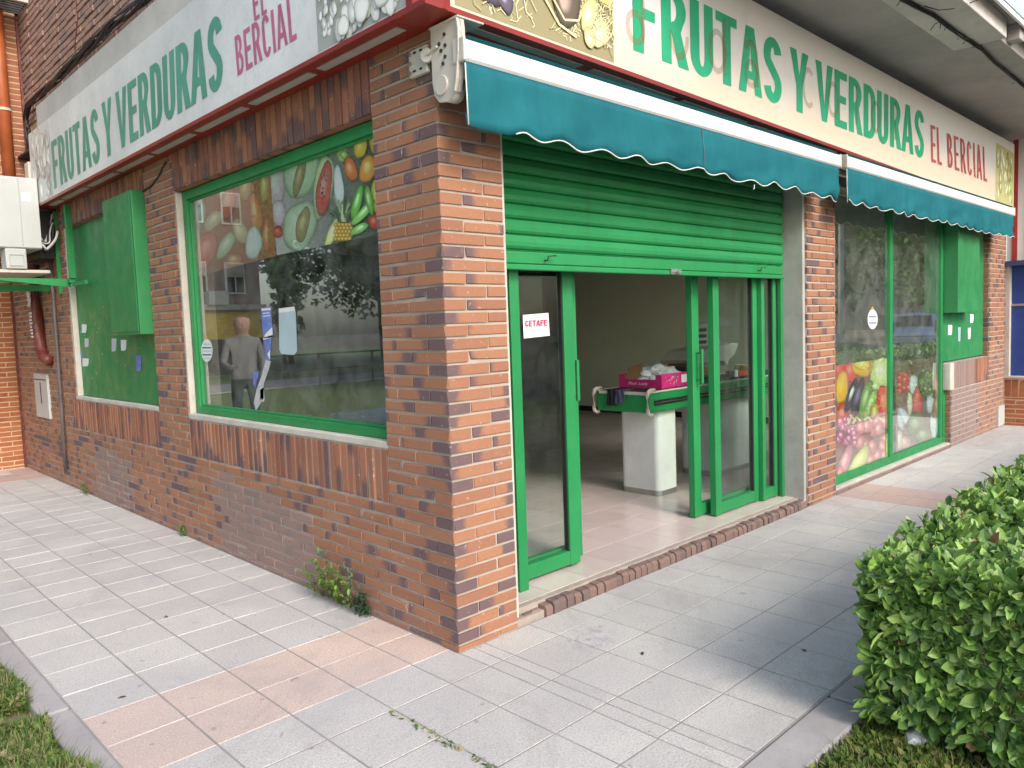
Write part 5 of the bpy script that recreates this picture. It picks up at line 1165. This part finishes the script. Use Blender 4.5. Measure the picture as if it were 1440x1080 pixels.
tr6 = tree('tree', -15.5, 14.5, 13, 4.6, 'large dark tree mirrored nearest the brick corner', n=16000, seed=31); tr7 = tree('tree', -24, 18, 15, 5.5, 'deep green tree mirrored behind the railing', n=12000, seed=33); tr9 = tree('tree', -16.8, 33, 17, 4.2, 'tall rear tree added to cover the mirrored sky beside the apartment block', seed=41); tr8 = tree('tree', -21, 31, 12, 5, 'rear tree mirrored above the railing', n=12000, seed=35)  # rear tree tr9 is added to block the mirrored sky gap
trs = [tree('tree', 38, -9, 9, 4.5, 'broad street tree mirrored high in the shop window', n=12000, seed=21), tree('tree', 30, -13.5, 8, 3.5, 'dark street tree mirrored left of the mullion', seed=22),
       tree('tree', 52, -12, 12, 6, 'far large street tree mirrored behind the silver car', n=12000, seed=23), tree('tree', 24.5, -11, 7, 3, 'street tree mirrored above the dark car', seed=24), tree('tree', 44, -17, 12, 5.5, 'tall rear street tree mirrored in the shop window', n=12000, seed=25)]
random.seed(99)
ab = thing('apartment_building', 'brown brick apartment block mirrored in the wide window', 'building')
bw = brickmat('far_brick', (.30, .17, .10), (.26, .14, .09), (.2, .12, .09))
mb = MB(); mb.box(-13.1, -2.5, 28.5, 36, -.1, 14); mb.build('wall', bw, ab)
for zf in (3.15, 6.0, 8.8, 11.6):
    for xc in (-12.0, -10.2, -8.4, -6.2, -4.2):
        o = bpy.data.objects.new('window', None); col.objects.link(o); o.parent = ab; wd = .62 if xc in (-10.2, -6.2) else .42
        mb = MB(); mb.box(xc-wd, xc+wd, 28.42, 28.498, zf+.05, zf+1.35); mb.build('frame', M['white'], o)
        mb = MB(); mb.box(xc-wd+.07, xc-.03, 28.40, 28.419, zf+.12, zf+.75); mb.box(xc+.03, xc+wd-.07, 28.40, 28.419, zf+.12, zf+.75); mb.build('pane', M['dark'], o)
        mb = MB(); mb.box(xc-wd+.06, xc+wd-.06, 28.39, 28.419, zf+.78, zf+1.29); mb.build('roller_blind', M['slot'], o)
for xc, zf in ((-11.1, 2.75), (-9.2, 5.7), (-12.7, 8.4), (-7.3, 2.8)):
    mb = MB(); mb.box(xc-.4, xc+.4, 28.05, 28.45, zf, zf+.55); mb.tube([(xc+.12, 28.05, zf+.28), (xc+.12, 28.03, zf+.28)], .2, 14); mb.build('air_conditioning_unit', M['acw'], ab)
mb = MB(); mb.box(-13.2, -2.4, 28.2, 28.5, 2.55, 2.75); mb.build('ledge', M['slot'], ab)
ya = thing('shop_awning', 'yellow shop awning mirrored at the foot of the apartment block', 'awning')
mb = MB(); mb.faces([(-13, 28.45, 2.45), (-9.8, 28.45, 2.45), (-9.8, 27.4, 1.75), (-13, 27.4, 1.75), (-9.8, 27.4, 1.35), (-13, 27.4, 1.35)], [(0, 1, 2, 3), (3, 2, 4, 5)]); mb.build('canvas', simple('yellow_canvas', (.62, .42, .03), .7), ya, norm=False)
mb = MB(); mb.box(-13, -9.8, 28.4, 28.49, 0, 2.4); mb.build('shopfront', M['dark'], ya)
rl = thing('railing', 'dark metal railing mirrored across the lawn', 'railing')
mb = MB(); mb.box(-24, -5.5, 17.0, 17.04, .85, .9); mb.box(-24, -5.5, 17.0, 17.04, .42, .46); mb.build('rail', M['dark'], rl)
for i in range(11):
    mb = MB(); x = -5.5-i*1.8; mb.box(x, x+.05, 16.99, 17.04, -.05, .9); mb.build('post', M['dark'], rl)
struct(MB().box(-30, -1.55, 17.3, 20.5, -.3, .0).build('path', M['kerb']))
# person mirrored in the glass
def skinned(name, V, E_, rad, m, parent, root=0, sub=2):
    me = bpy.data.meshes.new(name); me.from_pydata(V, E_, []); me.materials.append(m); o = bpy.data.objects.new(name, me); col.objects.link(o); o.parent = parent
    o.modifiers.new('sk', 'SKIN'); me.skin_vertices[0].data[root].use_root = True
    for i, r in enumerate(rad): me.skin_vertices[0].data[i].radius = (r, r) if not isinstance(r, tuple) else r
    s = o.modifiers.new('ss', 'SUBSURF'); s.levels = sub; s.render_levels = sub; me.polygons.foreach_set('use_smooth', [True]*len(me.polygons)); return o
per = bpy.data.objects.new('person', None); col.objects.link(per); tag(per, 'person in grey T-shirt and dark trousers mirrored in the wide window', 'person')
t = NT('person_tones'); tc = t.n('ShaderNodeTexCoord'); sp_ = t.n('ShaderNodeSeparateXYZ'); t.l(tc.outputs['Object'], sp_.inputs[0])
c_ = t.mix(t.math('GREATER_THAN', sp_.outputs[2], .93), (.05, .07, .07), (.20, .20, .20)); c_ = t.mix(t.math('GREATER_THAN', sp_.outputs[2], 1.47), c_, (.42, .25, .18)); t.col(c_); t.set(Roughness=.8)
V = [(0, 0, .95), (0, 0, 1.15), (0, 0, 1.36), (0, 0, 1.48), (0, -.02, 1.56), (0, -.02, 1.64), (0, -.015, 1.72), (-.18, 0, 1.40), (-.24, -.02, 1.15), (-.20, -.16, 1.0), (-.16, -.22, 1.0), (.18, 0, 1.40), (.25, -.02, 1.14), (.20, -.20, 1.08), (.17, -.28, 1.10),
     (-.10, 0, .88), (-.11, -.02, .48), (-.12, 0, .08), (-.12, -.13, .03), (.10, 0, .88), (.11, -.02, .48), (.12, 0, .08), (.12, -.13, .03)]
E_ = [(0, 1), (1, 2), (2, 3), (3, 4), (4, 5), (5, 6), (2, 7), (7, 8), (8, 9), (9, 10), (2, 11), (11, 12), (12, 13), (13, 14), (0, 15), (15, 16), (16, 17), (17, 18), (0, 19), (19, 20), (20, 21), (21, 22)]
rad = [(.15, .11), (.14, .10), (.15, .10), (.06, .06), (.095, .11), (.12, .13), (.105, .115), .06, .045, .035, .03, .06, .045, .035, .03, .085, .06, .045, .035, .085, .06, .045, .035]
skinned('body', V, E_, rad, t.m, per)
skinned('hair', [(0, .01, 1.66), (0, .01, 1.72)], [(0, 1)], [(.09, .10), .06], simple('dark_hair', (.03, .02, .015), .8), per)
for s_ in (-1, 1):
    hx = -.16 if s_ < 0 else .17; hy, hz = (-.22, 1.0) if s_ < 0 else (-.28, 1.10)
    for k in range(5): 
        a = (k-2)*.018; skinned('finger', [(hx+a, hy-.01, hz), (hx+a*1.1, hy-.05, hz-.005), (hx+a*1.1, hy-.075, hz-.025)], [(0, 1), (1, 2)], [.010, .009, .007], t.m, per, sub=1)
per.location = (-2.05, 6.75, 0); per.rotation_euler = (0, 0, R(15)); per['kind'] = 'thing'
# parked cars mirrored in the right window
def car(x, y, rz, paint, label):
    o = bpy.data.objects.new('parked_car', None); col.objects.link(o); tag(o, label, 'car', 'cars parked along the road')
    pr = [(-2.0, .35), (-2.05, .62), (-1.98, .92), (-1.85, 1.38), (-1.55, 1.47), (.1, 1.47), (.95, .98), (1.9, .85), (2.05, .6), (2.0, .3)]
    mb = MB(); n = len(pr)
    sec = [(-.84, .94), (-.80, 1.0), (.80, 1.0), (.84, .94)]
    pts = []
    for yy, k in sec:
        for a, b in pr: pts.append((a*k, yy*(1 if b < 1.0 else .86), b if b < 1.0 else .98+(b-.98)*(1 if k == 1 else .9)))
    fs = [(s*n+i, s*n+(i+1) % n, (s+1)*n+(i+1) % n, (s+1)*n+i) for s in range(3) for i in range(n)]+[tuple(range(n)), tuple(3*n+i for i in range(n))[::-1]]
    mb.faces(pts, fs); mb.build('body', paint, o, bevel=.03)
    g = M['dark']
    mb = MB(); mb.faces([(-2.0, -.62, .97), (-2.0, .62, .97), (-1.885, .56, 1.36), (-1.885, -.56, 1.36)], [(0, 1, 2, 3)]); mb.build('rear_window', g, o, norm=False)
    for s in (-1, 1):
        mb = MB(); mb.box(-2.03, -1.9, s*.80, s*.68, .72, 1.15); mb.build('tail_light', simple('tail_red', (.35, .01, .01), .3), o)
        for a in (-1.25, 1.3):
            w = MB(); w.tube([(a, s*.72, .31), (a, s*.86, .31)], .31, 18); w = w.build('wheel', M['black'], o); r_ = MB(); r_.tube([(a, s*.861, .31), (a, s*.87, .31)], .19, 14); r_.build('rim', M['steel'], w)
        mb = MB(); mb.faces([(-1.7, s*.76, .99), (-1.55, s*.70, 1.38), (.05, s*.70, 1.38), (.75, s*.76, .99)], [(0, 1, 2, 3)]); q = mb.build('side_window', g, o, norm=False); q.location.y = s*.03
    mb = MB(); mb.box(-2.09, -2.045, -.26, .26, .62, .73); mb.build('number_plate', M['paper'], o); mb = MB(); mb.box(-2.10, -1.98, -.75, .75, .36, .54); mb.build('bumper', paint, o, bevel=.02)
    o.location = (x, y, -.04); o.rotation_euler = (0, 0, rz); return o
sv = simple('silver_paint', (.42, .48, .56), .25, metal=.3, var=.03); dkp = simple('dark_paint', (.03, .03, .035), .2, var=.05)
car(30.5, -7.9, R(-15), sv, 'silver hatchback mirrored in the second pane of the shop window'); car(12.6, -4.5, R(4), dkp, 'dark car mirrored in the first pane of the shop window'); car(18.5, -7.4, R(0), simple('grey_paint', (.12, .12, .13), .3), 'grey car mirrored behind the dark car')
h2 = thing('hedge', 'second clipped hedge further along the bed, mirrored under the silver car', 'hedge'); mb = MB()
for i in range(5200):
    x = random.uniform(9.8, 19); f = random.random(); y = random.uniform(-3.0, -1.75) if f < .6 else -1.75-abs(random.gauss(0, .05)); z = .74-abs(random.gauss(0, .05)) if f < .6 else random.uniform(0, .74)
    hl(Vector((x, y, z)), Vector((0, 0, 1)) if f < .6 else Vector((0, 1, 0)), 2.0)
mb.build('foliage', M['leaf'], h2, norm=False)
mb = MB(); mb.box(9.9, 19, -2.95, -1.85, -.05, .66); mb.build('dark_core', bpy.data.materials['core_shade'], h2)  # same solid shade-coloured core inside the second hedge
lp = thing('lamp_post', 'grey lamp post mirrored in the first pane', 'lamp post'); mb = MB(); mb.tube([(15.5, -4.6, -.05), (15.5, -4.6, 5.5)], [.07, .045], 10); mb.build('pole', M['kerb'], lp, True); mb = MB(); mb.box(15.1, 15.6, -4.75, -4.45, 5.5, 5.62); mb.build('lamp_head', M['steel'], lp)
fb = thing('apartment_building', 'distant grey block added to darken the reflection beyond the parked cars', 'building'); mb = MB(); mb.box(70, 84, -40, 2, -.1, 16); mb.build('wall', concrete('far_render', (.16, .15, .14), s=1), fb)  # block added to keep bright sky out of the shop window reflection
for i in range(5):
    for j in range(4):
        mb = MB(); mb.box(69.9, 69.99, -30+i*6.2, -28.4+i*6.2, 2+j*3.4, 3.5+j*3.4); mb.build('window', M['dark'], fb)

# ------------------------------------------------------------------ light
w = bpy.data.worlds.new('World'); sc.world = w; w.use_nodes = True; nt = w.node_tree; bg = nt.nodes['Background']
sky = nt.nodes.new('ShaderNodeTexSky'); sky.sky_type = 'NISHITA'; sky.sun_disc = False
SD_ = Vector((.20, 1, -.72)).normalized(); el = math.asin(-SD_.z)
sky.sun_elevation = el; sky.sun_rotation = math.atan2(-SD_.x, -SD_.y) % (2*pi); sky.air_density = 1.1; sky.dust_density = 2.6; sky.ozone_density = 1
nt.links.new(sky.outputs[0], bg.inputs[0]); bg.inputs[1].default_value = .15
ld = bpy.data.lights.new('sun', 'SUN'); ld.energy = 1.3; ld.angle = R(18); ld.color = (1, .965, .93); lo = bpy.data.objects.new('sun', ld); col.objects.link(lo); lo.rotation_euler = SD_.to_track_quat('-Z', 'Y').to_euler()
vs = sc.view_settings; vs.view_transform = 'Standard'; vs.look = 'None'; vs.gamma = 1; vs.exposure = .88
cy = sc.cycles; cy.use_denoising = True; cy.max_bounces = 10; cy.diffuse_bounces = 5; cy.glossy_bounces = 5; cy.transparent_max_bounces = 16; cy.sample_clamp_indirect = 8
